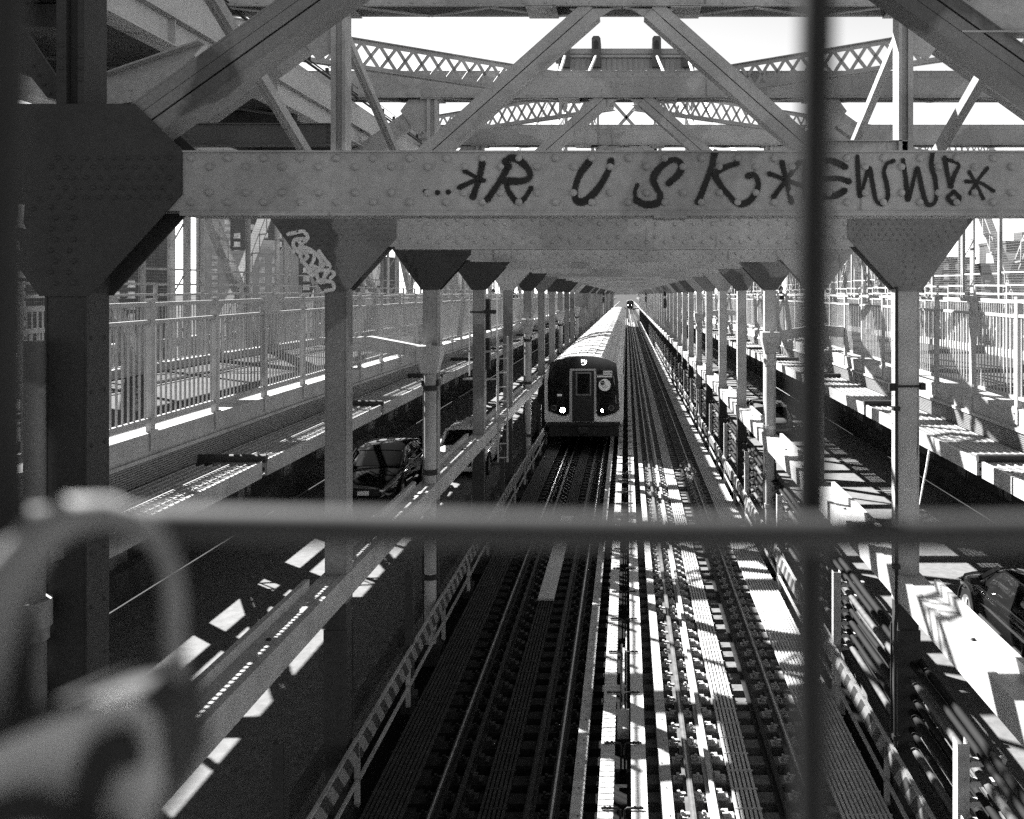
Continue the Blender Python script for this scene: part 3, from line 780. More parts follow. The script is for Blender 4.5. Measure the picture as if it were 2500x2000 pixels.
for q, (pp, lb) in enumerate(((((48,500),(66,500),(62,545),(70,560),(54,556)), "torn white sticker at the left edge of the near gusset, uppermost"), (((42,528),(58,530),(62,556),(44,558)), "torn white sticker on the near gusset, just under another"), (((42,582),(52,590),(56,612),(40,604)), "torn white sticker on the near gusset, lowest of the three"))):
    m = MB(); P = [px(*p, D(0)) for p in pp]; m.prism(P, D(0)-.02-.002*q, D(0)-.0185-.002*q); tag(m.build("sticker", CLOTHL), lb, "sticker")
# thin conduits and straps on columns
m = MB(); y = D(1)-.03
m.tube([(3.20, y, .1), (3.20, y, 2.2), (3.215, y, 2.4), (3.215, y, 6.2)], .02, 8)
for z in (.9, 2.0, 2.9, 4.75): m.box(3.17, 3.25, y-.03, y+.05, z, z+.05)
tag(m.build("conduit", DARKM), "slim dark conduit running down the second right column", "conduit")
m = MB(); m.box(3.2, 3.54, D(1)-.012, D(1)-.002, 5.02, 5.045); m.box(3.13, 3.21, D(1)-.04, D(1)+.02, 4.98, 5.07); m.box(3.5, 3.56, D(1)-.03, D(1)+.1, 4.99, 5.07)
tag(m.build("strap_clamp", DARKM), "steel strap and clamp around the second right column", "strap clamp")
m = MB(); m.box(-3.55, -3.2, D(3)-.012, D(3)-.002, 5.55, 5.59); m.box(-3.22, -2.95, D(3)-.04, D(3)+.03, 5.53, 5.62)
tag(m.build("strap_clamp", DARKM), "strap and clamp around the fourth left column", "strap clamp")
m = MB(); pts = [px(2255, 1240, 10.6), px(2264, 1190, 10.6), px(2272, 1150, 10.6), px(2279, 1105, 10.6)]
m.tube([(p[0], 10.75, p[1]) for p in pts], [.005, .011, .012, .012], 6)
tag(m.build("white_strip", WHITEP), "thin white bent strip sticking up beside the second right column", "strip")

# ------------------------------------------------------------------ walkways: kerbs, catwalks, railings
def side_post(s):
    m = MB(); a, b = sorted((s*5.02, s*5.08)); m.box(a, b, -.045, .045, 4.52, 6.10); m.box(a-.005, b+.005, -.05, .05, 6.08, 6.10)
    q = MB(); q.prismx([(-.09, 4.48), (.09, 4.48), (.09, 4.66), (.06, 4.70), (-.06, 4.70), (-.09, 4.66)], *sorted((s*5.0, s*5.02)))
    for z in (4.53, 4.62): q.rivet(s*5.0, 0, z, .02, ax='x', sg=-s)
    return m.mesh("post", GALV), q.mesh("post_bracket", GALV)
def panel(x, P, zb=4.78, zt=(5.87, 6.06), nb=13):
    m = MB(); m.box(x-.025, x+.025, .04, P-.04, zt[1]-.045, zt[1]); m.box(x-.02, x+.02, .04, P-.04, zt[0]-.04, zt[0]); m.box(x-.02, x+.02, .04, P-.04, zb, zb+.045)
    for i in range(nb):
        y = P*(i+1)/(nb+1); m.box(x-.009, x+.009, y-.009, y+.009, zb+.045, zt[0]-.04)
    return m.mesh("railing_panel", GALV)
PP = 1.58
for s, word in ((-1, "left"), (1, "right")):
    pme, bme = side_post(s); pan = panel(s*5.05, PP)
    rw = thing("walkway_railing", f"pale baluster railing on the track side of the {word} walkway", "railing")
    y = 1.0; i = 0
    # posts were measured at 7.95 + n * 1.58 on the left
    y0 = {-1: 10.1 - 6*PP, 1: 13.6 - 8*PP}[s]
    for i in range(66):
        y = y0+PP*i; z = ZB(y)
        p = link("post", pme, rw, (0, y, z)); link("post_bracket", bme, p)
        link("railing_panel", pan, rw, (0, y, z))
    m = MB(); ye = y0+PP*66
    m.lbox(*sorted((s*5.03, s*5.07)), 6.0, 6.06, [v for v in YS if v > ye-10]); m.lbox(*sorted((s*5.03, s*5.07)), 4.78, 4.85, [v for v in YS if v > ye-10])
    for i in range(60): yy = ye+PP*i; m.lbox(*sorted((s*5.03, s*5.07)), 4.5, 6.0, [yy, yy+.1])
    tag(m.build("railing_beyond", GALV, rw, bend=True), kind='stuff')
    # outer railing
    ro = thing("walkway_railing", f"pale baluster railing on the outer side of the {word} walkway", "railing")
    pan2 = panel(s*8.95, 2.0, zb=4.74, zt=(5.90, 6.10), nb=14)
    pm2 = MB(); pm2.box(s*8.95-.03, s*8.95+.03, -.03, .03, 4.64, 6.3); pm2.box(s*8.95-.02, s*8.95+.02, 0, 2.0, 6.26, 6.30); pme2 = pm2.mesh("post", GALV)
    for i in range(34):
        y = 4+2.0*i; z = ZB(y); link("post", pme2, ro, (0, y, z)); link("railing_panel", pan2, ro, (0, y, z))
    # kerb
    m = MB(); y = -2.0
    while y < 200: m.lbox(*sorted((s*5.02, s*5.42)), 4.44, 4.675, [y, y+SPAC-.02]); y += SPAC
    m.lbox(*sorted((s*4.98, s*5.10)), 4.40, 4.44, YS)
    m.lbox(*sorted((s*8.75, s*8.9)), 4.64, 4.80, YS)
    tag(m.build("kerb", CONC, bend=True), f"concrete kerb edging the {word} walkway", "kerb")
    # punched screen under kerb
    m = MB()
    n = len(YS); m.add([(s*5.0, y, 4.16) for y in YS]+[(s*5.0, y, 4.41) for y in YS], [(i, i+1, n+i+1, n+i) for i in range(n-1)])
    tag(m.build("punched_screen", MESHM, bend=True), f"fine punched metal screen below the {word} walkway kerb", "screen")
    # deck girders and cross floor beams
    m = MB(); m.lbox(*sorted((s*5.12, s*5.3)), 3.75, 4.44, YS); m.lbox(*sorted((s*8.8, s*9.0)), 4.15, 4.44, YS)
    for k in range(30): m.lbox(*sorted((s*5.15, s*10.2)), 3.6, 4.05, [D(k)-.1, D(k)+.2])
    tag(m.build("deck_girder", BUFF, bend=True), f"steel girders carrying the {word} walkway deck", "girder")  # girders darkened in colour, as shaded under the deck
    # catwalk sections
    cw = MB(); a, b = 4.24, 4.97
    for i in range(8): x = a+.02+(b-a-.04)*i/7; cw.box(*sorted((s*x-.006, s*x+.006)), .25, SPAC-.15, 4.13, 4.17)
    nb_ = 62
    for i in range(nb_): y = .25+(SPAC-.42)*i/nb_; cw.box(*sorted((s*a, s*b)), y, y+(.03 if s > 0 else .012), 4.135, 4.163)
    gme = cw.mesh("grating", GALV)
    em = MB(); em.box(*sorted((s*(a-.03), s*a)), .1, SPAC-.05, 3.99, 4.18); em.box(*sorted((s*a, s*(a+.1))), .1, SPAC-.05, 3.99, 4.0)
    for i in range(3): em.box(*sorted((s*a, s*(b+.1))), .6+1.8*i, .68+1.8*i, 3.99, 4.12)
    eme = em.mesh("edge_channel", GALV if s > 0 else STEEL)
    cr = MB(); cr.cyl((s*4.2, .05, 4.2), (s*5.0, .05, 4.2), .05, 10); crm = cr.mesh("cross_pipe", BUFF)
    for k in range(-1, 20):
        y = D(k); t = thing("catwalk_section", f"{'sunlit' if s>0 else 'dappled'} open-grating catwalk section, {ordn(k+2)} along the {word} walkway", "catwalk", (0, y, ZB(y)), 0, f"catwalk sections on the {word}")
        t.rotation_euler = (math.atan2(ZB(y+SPAC)-ZB(y), SPAC), 0, 0)
        if k > 12: pass
        link("grating", gme, t); link("edge_channel", eme, t); link("cross_pipe", crm, t)
    # lower road barrier
    m = MB(); m.lbox(*sorted((s*9.85, s*10.1)), 0, .65, YS); m.lbox(*sorted((s*3.85, s*3.95)), -.02, .15, YS)
    for k in range(0, 20):
        for q in (.6, 3.2):
            y = D(k)+q; m.lbox(*sorted((s*10.0, s*10.04)), .65, 1.1, [y, y+.05]); 
    tag(m.build("road_barrier", CONCD, bend=True), f"low wall along the outer edge of the {word} roadway", "road barrier")
# ------------------------------------------------------------------ outer stiffening trusses and security fence
for s, word in ((-1, "left"), (1, "right")):
    t = thing("stiffening_truss", f"tall laced steel truss along the outer {word} side of the bridge", "truss")
    x = s*10.3
    for z, dep, nm in ((9.75, .5, "top_chord"), (2.0, .5, "bottom_chord")):
        m = MB(); m.lbox(x-.25, x+.25, z-dep/2, z+dep/2, YS[:34]); m.build(nm, STEEL, t, bend=True)
    for i in range(22):
        y = 2.0+6.6*i
        m = MB()
        for dx in (-.18, .18): m.box(x+dx-.02, x+dx+.02, -.16, .16, 2.2, 9.5)
        for q in range(11):
            z = 2.9+.6*q; m.beam((x-.17, -.15, z), (x+.17, -.15, z+.6 if q % 2 else z), .012, .07, up=(0,1,0))
        m.build("vertical", STEEL, t, loc=(0, y, ZB(y)))
        for e in (1, -1):
            m = MB(); a = Vector((x, .2 if e > 0 else 6.4, 2.9)); b = Vector((x, 6.4 if e > 0 else .2, 9.5))
            d = (b-a).normalized(); nr = Vector((0, -d.z, d.y))
            for sg in (-.17, .17): m.beam(a+nr*sg, b+nr*sg, .2, .05, up=nr)
            n = 24; L = (b-a).length
            for q in range(n):
                p0 = a+d*L*q/n; p1 = a+d*L*(q+1)/n; sg = .17 if q % 2 else -.17
                m.beam(p0+nr*sg+Vector((-s*.12,0,0)), p1-nr*sg+Vector((-s*.12,0,0)), .012, .05, up=nr)
            m.build("diagonal", STEEL, t, loc=(0, y, ZB(y)))
    for z0_, z1_ in ((2.75, 3.15), (3.75, 4.05), (4.85, 5.05)):  # unseen rails and posts added to chop the sunlight on the roads
        m = MB(); m.lbox(*sorted((s*10.55, s*10.6)), z0_, z1_, YS[:34]); m.build("shadow_rail", STEEL, t, bend=True)
    for i in range(44):
        y = 3.1+3.3*i; m = MB(); m.box(*sorted((s*10.6, s*10.75)), 0, .5 if i % 3 else 1.1, 0, 5.05); m.build("shadow_post", STEEL, t, loc=(0, y, ZB(y)))
    f = thing("security_fence", f"tall wire security fence on the outer edge of the {word} walkway", "fence")
    x = s*9.5
    pf = MB(); pf.box(x-.04, x+.04, -.04, .04, 4.4, 8.6); pf.box(x-.055, x-.045, -.06, .06, 4.4, 8.6)
    pfm = pf.mesh("post", STEEL)
    fm = MB(); fm.add([(x, .03, 4.7), (x, 2.57, 4.7), (x, 2.57, 8.5), (x, .03, 8.5)], [(0,1,2,3)]); fmm = fm.mesh("mesh_panel", FENCEM)
    fr_ = MB()
    for z in (4.7, 6.6, 8.5): fr_.box(x-.015, x+.015, .04, 2.56, z-.02, z+.02)
    frm = fr_.mesh("frame", STEEL)
    for i in range(26):
        y = 3+2.6*i; z = ZB(y)
        link("post", pfm, f, (0, y, z)); p = link("mesh_panel", fmm, f, (0, y, z)); link("frame", frm, p)

# ------------------------------------------------------------------ added unseen strips that shade the train roof and track
m = MB(); m.lbox(-3.80, -3.10, 6.86, 6.90, [v for v in YS if v > 28 and v < 240])  # hidden strip added to darken one side of the train roof
tag(m.build("shadow_strip", STEEL, bend=True), "long added shadow strip hidden along the left gusset tops far down the tunnel", "shadow strip")
m = MB(); m.lbox(-4.70, -4.12, 7.32, 7.36, [v for v in YS if 12 < v < 38])  # hidden strip added to cast a dark band along the right track
tag(m.build("shadow_strip", STEEL, bend=True), "shorter added shadow strip hidden outside the second to seventh left gussets", "shadow strip")

# ------------------------------------------------------------------ the end of the covered part
YE = 236.0
t = thing("end_portal", "pale end portal frame closing the far end of the portal tunnel", "portal", (0, YE, ZB(YE)))
m = MB(); m.prism([(-3.6,0),(-3.2,0),(-3.2,5.6),(-2.7,6.1),(2.7,6.1),(3.2,5.6),(3.2,0),(3.6,0),(3.6,6.9),(-3.6,6.9)], 0, .4); m.build("arch", STEEL, t)

# ------------------------------------------------------------------ tower, cables
YT = 161.0
t = thing("bridge_tower", "distant steel bridge tower with four cable saddles on its flat top", "tower", (0, YT, 0))
zt = 46.0
for i, x in enumerate((-10.9, -5.4, 5.4, 10.9)):
    m = MB()
    for dx in (-.5, .5):
        for dy in (0, 3.4): m.box(x+dx-.14, x+dx+.14, dy, dy+.3, -45, zt-5.5)
    for q in range(28):
        z = -20+2.2*q; m.beam((x-.45, .05, z), (x+.45, .05, z+2.2), .16, .1, up=(0,1,0)); m.beam((x+.45, .05, z), (x-.45, .05, z+2.2), .16, .1, up=(0,1,0))
    m.build("leg", TOWERM, t)
    m = MB(); sx = x*.95
    m.prism([(sx-.75, zt-3.2), (sx+.75, zt-3.2), (sx+.75, zt+1.6), (sx+.45, zt+2.0), (sx-.45, zt+2.0), (sx-.75, zt+1.6)], -1.6, 3.5)
    m.prism([(sx-.35, zt-.2), (sx+.35, zt-.2), (sx+.35, zt+.9), (sx, zt+1.3), (sx-.35, zt+.9)], -1.7, -1.6, 1)
    m.build("saddle_housing", [TOWERD, DARKM], t)
m = MB(); m.box(-11.8, 11.8, -.6, 3.6, zt-.8, zt+.1); m.box(-12.3, 12.3, -1.0, 3.8, zt-1.5, zt-1.1); m.box(-11.6, 11.6, -.3, 3.4, zt-1.1, zt-.8); m.build("parapet", TOWERM, t)
m = MB(); m.box(-11.6, 11.6, -.2, 3.4, zt-4.4, zt-1.5)
for i in range(26): x = -11.4+.9*i; m.box(x-.05, x+.05, -.35, -.2, zt-4.4, zt-1.5)
m.box(-11.9, 11.9, -.5, 3.5, zt-4.7, zt-4.4)
m.build("portal_girder", TOWERM, t)
m = MB()
for x0, x1 in ((-10.9, -5.4), (5.4, 10.9)):
    mid = (x0+x1)/2; pts = [(x0, zt-8), (x0, zt-4.7), (x1, zt-4.7), (x1, zt-8)]
    for q in range(9):
        a = math.pi*q/8; pts.append((mid+2.3*math.cos(a), zt-8+2.6*math.sin(a)))
    m.prism(pts, 0, .5)
m.box(-5.4, 5.4, 0, .5, zt-5.6, zt-4.7)
m.build("arch_plate", TOWERM, t)
m = MB()
for z0, z1 in ((17, 29), (29, 40)):
    m.beam((-4.9, .3, z0), (4.9, .3, z1), .5, .5, 0); m.beam((4.9, .3, z0), (-4.9, .3, z1), .5, .5, 0); m.box(-5.2, 5.2, 0, .6, z1-.6, z1+.6)
    for sx in (-1, 1): m.beam((sx*10.5, .3, z0), (sx*5.6, .3, z1), .35, .35); m.beam((sx*5.6, .3, z0), (sx*10.5, .3, z1), .35, .35)
m.build("cross_bracing", TOWERM, t)
for i, x in enumerate((-10.4, -5.15, 5.15, 10.4)):
    m = MB(); pts = []
    for yv in span(-3, YT, 6):
        u = (yv+24)/(YT+24); zc = 2.5+ (zt-1.2-2.5)*u*u
        if yv < 44: continue
        xx = x*(1 if abs(x) > 8 else 1); pts.append((math.copysign(10.35, x) + (x-math.copysign(10.35, x))*min(1, u*u), yv-1.0, zc))
    m.tube(pts, .24 if abs(x) > 8 else .22, 10)
    tag(m.build("main_cable", WHITEP), f"white wrapped main cable climbing to the {ORD[i]} tower saddle from the left", "cable", "main cables")

# ------------------------------------------------------------------ trains
def train(name_lab, x0, y0, ncar, detail=True):
    t = thing("subway_train", name_lab, "train", (x0, y0, 0))
    prof = [(-1.47,1.05),(-1.49,1.4),(-1.49,2.9),(-1.44,3.12)]
    n = 14
    arc = [(-1.44*math.cos(math.pi*i/n), 3.12+.56*math.sin(math.pi*i/n)) for i in range(0, n+1)]
    sec = [(-1.47,1.05),(-1.49,1.4),(-1.49,2.95)] + arc + [(1.49,2.95),(1.49,1.4),(1.47,1.05)]
    for c in range(ncar):
        ya = c*18.45; yb = ya+18.1
        cb = bpy.data.objects.new("car", None); COL.objects.link(cb); cb.parent = t; cb.location = (0, 0, 0)
        m = MB(); ns = len(sec); st = [ya+(yb-ya)*q/6 for q in range(7)]
        vs = [(p[0], y, p[1]+ZB(y0+y)) for y in st for p in sec]
        fs = []
        for q in range(6):
            for i in range(ns-1): fs.append((q*ns+i, q*ns+i+1, (q+1)*ns+i+1, (q+1)*ns+i))
            fs.append((q*ns+ns-1, q*ns, (q+1)*ns, (q+1)*ns+ns-1))
        fs += [tuple(range(ns)), tuple(range(6*ns, 7*ns))]
        m.add(vs, fs); 
        mm = m.build("body", STAIN, t if c == 0 else cb)
        # roof ribs
        m = MB()
        for q in span(ya+.4, yb-.4, .9 if c < 3 else 1.8):
            hh = .006 if (int(q*1.7) % 4) else .014
            for i in range(len(arc)-1):
                a, b = arc[i], arc[i+1]; zz = ZB(y0+q)
                m.add([(a[0],q,a[1]+zz),(b[0],q,b[1]+zz),(b[0]*1.004,q,b[1]+hh+zz),(a[0]*1.004,q,a[1]+hh+zz),(a[0],q+.06,a[1]+zz),(b[0],q+.06,b[1]+zz),(b[0]*1.004,q+.06,b[1]+hh+zz),(a[0]*1.004,q+.06,a[1]+hh+zz)],
                      [(0,1,2,3),(7,6,5,4),(3,2,6,7)])
        for i in range(3, n-2):
            if c < 3:
                a = arc[i]; b = (a[0]+.02, a[1]+.004)
                m.add([(a[0],ya+.3,a[1]+.012+ZB(y0+ya)),(a[0]+.05,ya+.3,a[1]+.014+ZB(y0+ya)),(a[0]+.05,yb-.3,a[1]+.014+ZB(y0+yb)),(a[0],yb-.3,a[1]+.012+ZB(y0+yb))],[(0,1,2,3)])
        m.build("roof", ROOFM, t if c == 0 else cb)
        # side windows and doors
        if c < 4:
            for e in (-1, 1):
              m = MB(); zz = ZB(y0+ya+9); m.box(*sorted((e*1.485, e*1.495)), ya+.9, yb-.9, 2.35+zz, 2.38+zz)
              for q in range(12):
                yy = ya+1.2+q*1.38; zz = ZB(y0+yy)
                m.box(*sorted((e*1.485, e*1.50)), yy, yy+.95, 2.0+zz, 2.75+zz)
              m.build("side_windows", GLASS, t if c == 0 else cb)
        m = MB()
        for q in (2.6, 15.2):
            zz = ZB(y0+ya+q)
            m.box(-1.2, 1.2, ya+q-1.0, ya+q+1.0, .35+zz, .85+zz)
            for wy in (-.9, .9):
                for sx in (-.72, .72): m.cyl((sx-.07, ya+q+wy, .42+zz), (sx+.07, ya+q+wy, .42+zz), .42, 14)
        zz = ZB(y0+ya+9); m.box(-1.2, 1.2, ya+5, ya+13, .5+zz, 1.05+zz)
        m.build("bogie", RUBBER, t if c == 0 else cb)
        cb.name = "car"
    z0 = ZB(y0)
    def fx(x, y): return ((x-700)/256.0, 1.1+(1390-y)/256.0+z0)
    f = -.03
    m = MB(); P = [fx(*p) for p in ((345,1280),(340,1000),(362,800),(440,768),(560,742),(690,735),(820,742),(945,770),(1022,805),(1040,1000),(1050,1262),(1010,1300),(880,1335),(840,1325),(822,1300),(560,1300),(520,1325),(480,1325))]
    m.prism(P, f-.02, f+.04); m.build("face_mask", BLACKG, t)
    m = MB(); m.prism([fx(*p) for p in ((800,1385),(800,1290),(822,1300),(840,1332),(880,1345),(1010,1312),(1056,1275),(1060,1200),(1085,1200),(1085,1385))], f-.01, f+.04)
    m.prism([fx(*p) for p in ((315,1385),(315,1200),(338,1290),(480,1335),(555,1330),(580,1385))], f-.01, f+.04, 0)
    m.build("front_panel", STAIN, t)
    m = MB()
    for a, b in ((((556,1385),(556,880)),((582,1385),(582,880))), (((800,1300),(800,880)),((822,1300),(822,880)))):
        q0 = fx(*a[0]); q1 = fx(*b[0]); q2 = fx(*a[1]); m.box(q0[0], q1[0], f-.06, f, q0[1], q2[1])
    q0, q1 = fx(560, 878), fx(818, 858); m.box(q0[0], q1[0], f-.06, f, q0[1], q1[1])
    m.build("door_frame", GALV, t)
    m = MB(); q0, q1 = fx(582, 1385), fx(800, 880); m.box(q0[0], q1[0], f-.035, f, q0[1], q1[1])
    for k in range(6):
        a = fx(600, 1120+k*36); b = fx(690, 1165+k*36); c_ = fx(780, 1120+k*36)
        m.beam((a[0], f-.037, a[1]), (b[0], f-.037, b[1]), .012, .012, up=(0,1,0)); m.beam((b[0], f-.037, b[1]), (c_[0], f-.037, c_[1]), .012, .012, up=(0,1,0))
    dr = m.build("end_door", DARKM, t)
    m = MB(); q0, q1 = fx(618, 1125), fx(772, 892); m.box(q0[0], q1[0], f-.045, f-.036, q0[1], q1[1]); wf = m.build("window_frame", CARG, dr)
    m = MB(); q0, q1 = fx(634, 1108), fx(758, 906); m.box(q0[0], q1[0], f-.052, f-.044, q0[1], q1[1]); m.build("window", GLASS, dr)
    for cx_, cz_, r_ in ((490, 1268, .12), (880, 1272, .065)):
        q = fx(cx_, cz_); m = MB(); m.cyl((q[0], f-.05, q[1]), (q[0], f-.02, q[1]), r_, 20, 0); m.cyl((q[0], f-.055, q[1]), (q[0], f-.049, q[1]), r_*.75, 20, 1); m.build("headlight", [GALV, LAMP], t)
    for cx_, cz_ in ((400, 1245), (970, 1248)):
        q = fx(cx_, cz_); m = MB(); m.cyl((q[0], f-.04, q[1]), (q[0], f-.02, q[1]), .11, 20); m.cyl((q[0], f-.043, q[1]), (q[0], f-.039, q[1]), .08, 20, 1); m.build("marker_light", [CARG, DARKM], t)
    if detail:
        q0, q1 = fx(830, 950), fx(980, 872); m = MB(); m.box(q0[0], q1[0], f-.03, f-.021, q0[1], q1[1], 0)
        w = q1[0]-q0[0]; h = (q1[1]-q0[1])
        for k in range(7):
            if k % 2 == 0: m.box(q0[0], q1[0], f-.034, f-.0305, q0[1]+h*(k/7), q0[1]+h*((k+1)/7), 1)
        m.box(q0[0], q0[0]+w*.4, f-.037, f-.0345, q0[1]+h*3/7, q1[1], 2)
        m.build("flag", [WHITEP, CARG, SPRAY], t)
        q = fx(905, 1020); m = MB(); m.cyl((q[0], f-.03, q[1]), (q[0], f-.022, q[1]), .235, 28); m.cyl((q[0]-.085, f-.033, q[1]+.08), (q[0]-.085, f-.029, q[1]+.08), .085, 20, 1)
        lg = m.build("round_logo", [WHITEP, SPRAY], t)
        text("MTA", .07, WHITEP, lg, (q[0]-.085, f-.036, q[1]+.08), (R(90), 0, 0)); text("New York City\nSubway", .048, SPRAY, lg, (q[0]+.0, f-.036, q[1]-.07), (R(90), 0, 0))
        q = fx(690, 785); text("M", .2, LED, t, (q[0], f-.026, q[1]), (R(90), 0, 0), "route_letter")
        m = MB(); m.tube([(q[0]+.13*math.cos(a), f-.026, q[1]+.13*math.sin(a)) for a in [R(-110+12*i) for i in range(12)]], .012, 6); m.build("route_ring", LED, t)
        for sx, yy in ((995, 930), (1012, 1120)):
            q = fx(sx, yy); q2 = fx(sx+8, yy+90); m = MB(); m.tube([(q[0], f-.03, q[1]), (q[0], f-.07, q[1]-.03), (q2[0], f-.07, q2[1]+.03), (q2[0], f-.03, q2[1])], .012, 6); m.build("grab_handle", GALV, t)
        q0, q1 = fx(435, 1132), fx(480, 1110); m = MB(); m.box(q0[0], q1[0], f-.03, f-.021, q0[1], q1[1]); m.build("number_plate", WHITEP, t)
        for sx in (-1, 1):
            m = MB(); m.box(sx*1.5-.03, sx*1.5+.03, -.06, 0.0, 1.2+z0, 2.95+z0); m.build("edge_trim", STAIN, t)
    m = MB(); m.box(-1.4, 1.4, -.12, .3, .98+z0, 1.10+z0); m.box(-1.35, 1.35, -.02, .4, .55+z0, .98+z0); m.box(-.2, .2, -.4, 0, .72+z0, .92+z0)
    for sx in (.72, .78): m.box(sx, sx+.03, -.16, -.12, .75+z0, .85+z0)
    m.build("coupler_bumper", DARKM, t)
    return t
train("silver subway train with black face and lit headlights coming down the left track", -1.60, 36.6, 8)
train("tiny far subway train at the end of the right track", 1.56, 405.0, 2, False)

# ------------------------------------------------------------------ cars
def car(label, x, y, rz, paint, L=4.6, Wd=1.82, H=1.45, suv=False, white=False):
    t = thing("parked_car" if False else "car", label, "car", (x, y, ZB(y)-.02), rz)
    hw = Wd/2
    # stations from front (y=0) to back: (y, half width, z bottom, z top)
    hood = .98 if suv else .88; belt = 1.02 if suv else .93
    ST = [(0, .62, .35, .62), (.06, .78, .24, .74), (.25, .90, .2, hood-.14), (.8, .97, .2, hood-.05), (1.25, 1.0, .2, belt), (2.2, 1.0, .2, belt+.02), (3.3, 1.0, .2, belt+.03), (4.0, .98, .2, belt+.02), (4.4, .9, .24, belt-.05), (4.55, .8, .3, belt-.2), (4.6, .7, .4, .7)]
    ring = []; vs = []; NR = 14
    for sy, w, zb, zt in ST:
        sy *= L/4.6; w *= hw
        r = [(-w*.86, zb), (-w*.97, zb+.1), (-w, (zb+zt)/2), (-w*.985, zt-.12), (-w*.93, zt-.03), (-w*.7, zt+.01), (-w*.3, zt+.03), (w*.3, zt+.03), (w*.7, zt+.01), (w*.93, zt-.03), (w*.985, zt-.12), (w, (zb+zt)/2), (w*.97, zb+.1), (w*.86, zb)]
        vs += [(p[0], sy, p[1]) for p in r]
    fs = []
    for i in range(len(ST)-1):
        for j in range(NR): fs.append((i*NR+j, i*NR+(j+1) % NR, (i+1)*NR+(j+1) % NR, (i+1)*NR+j))
    fs += [tuple(range(NR)), tuple(range((len(ST)-1)*NR, len(ST)*NR))]
    m = MB(); m.add(vs, fs, 0, True); m.build("body", paint, t)
    GH = [(1.15, .86, belt-.02), (1.75, .80, H-.12), (2.0, .76, H-.03), (2.7, .74, H), (3.4, .74, H-.03), (3.8 if not suv else 4.1, .76, H-.14), (4.25 if not suv else 4.45, .82, belt)]
    vs = []; NR = 8
    for sy, w, zt in GH:
        sy *= L/4.6; w *= hw; wb = .93*hw
        zr = max(zt, belt+.01); vs += [(-wb, sy, belt-.05), (-w, sy, zr-.06), (-w*.9, sy, zr-.01), (-w*.4, sy, zr+.015), (w*.4, sy, zr+.015), (w*.9, sy, zr-.01), (w, sy, zr-.06), (wb, sy, belt-.05)]
    fs = []
    for i in range(len(GH)-1):
        for j in range(NR-1): fs.append((i*NR+j, i*NR+j+1, (i+1)*NR+j+1, (i+1)*NR+j))
    m = MB(); m.add(vs, fs, 0, True); m.build("windows", GLASS, t)
    m = MB(); vs = []
    for sy, w, zt in GH[1:-1]:
        sy *= L/4.6; w *= hw; vs += [(-w*.99, sy, zt-.045), (-w*.9, sy, zt+.002), (-w*.4, sy, zt+.028), (w*.4, sy, zt+.028), (w*.9, sy, zt+.002), (w*.99, sy, zt-.045)]
    m.add(vs, [(i*6+j, i*6+j+1, (i+1)*6+j+1, (i+1)*6+j) for i in range(4) for j in range(5)], 0, True)
    for sx in (-1, 1):
        for sy, ty in ((1.15, 1.8), (2.75, 2.75), (4.22 if not suv else 4.4, 3.75 if not suv else 4.05)):
            m.beam((sx*.925*hw, sy*L/4.6, belt), (sx*.775*hw, ty*L/4.6, H-.07), .05, .07)
    m.build("roof", paint, t)
    for yy in (.85, 3.65):
        for sx in (-1, 1):
            xx = sx*(hw-.12); yv = yy*L/4.6
            m = MB(); m.cyl((xx-.115, yv, .33), (xx+.115, yv, .33), .34, 20); w = m.build("wheel", RUBBER, t)
            m = MB(); m.cyl((xx+sx*.10, yv, .33), (xx+sx*.122, yv, .33), .235, 18)
            for q in range(5):
                a = 2*math.pi*q/5; m.beam((xx+sx*.125, yv, .33), (xx+sx*.125, yv+.2*math.cos(a), .33+.2*math.sin(a)), .03, .05, 1)
            m.build("rim", [CARG, GALV], w)
            m = MB(); m.tube([(sx*(hw+.004), yv+.40*math.cos(a), .34+.40*math.sin(a)) for a in [R(i*15) for i in range(13)]], .022, 6); m.build("wheel_arch", RUBBER, t)
    for sx in (-1, 1):
        m = MB(); m.add([(sx*.58*hw,.03,.60),(sx*.95*hw,.22,.64),(sx*.96*hw,.45,.74),(sx*.62*hw,.12,.70)], [(0,1,2,3)])
        m.add([(sx*.58*hw,.0,.60),(sx*.95*hw,.16,.64),(sx*.97*hw,.42,.75),(sx*.62*hw,.06,.715)], [(0,1,2,3)]); m.build("headlight", GALV, t)
        m = MB(); m.prism([(sx*(hw-.03), belt+.02), (sx*(hw+.17), belt+.05), (sx*(hw+.18), belt+.16), (sx*(hw+.02), belt+.17)], 1.42, 1.55); m.build("mirror", paint, t)
    m = MB(); m.box(-.5*hw, .5*hw, -.03, .03, .42, .60); m.build("grille", DARKM, t)
    m = MB(); m.box(-.16, .16, -.05, -.03, .44, .56); m.build("number_plate", WHITEP, t)
    if white:
        m = MB(); m.box(-.25, .1, .5, .85, .93, .935)
    return t
car("dark glossy car facing the fence in the left road's outer lane", -7.35, 26.5, 0, CARB, suv=True, H=1.5)
car("white car beside the guard beam on the left road", -5.5, 31.0, 0, CARW, H=1.45)
car("dark car far along the left road with pale front", -4.95, 62.0, 0, CARG)
car("small white car farthest along the left road", -5.2, 80.0, 0, CARW)
car("glossy black car at the right edge of the photo, seen from its side", 7.25, 18.3, R(180), CARB, L=4.7, H=1.42)
car("dark car half hidden behind the fence wire on the right road", 6.2, 44.0, R(180), CARG)

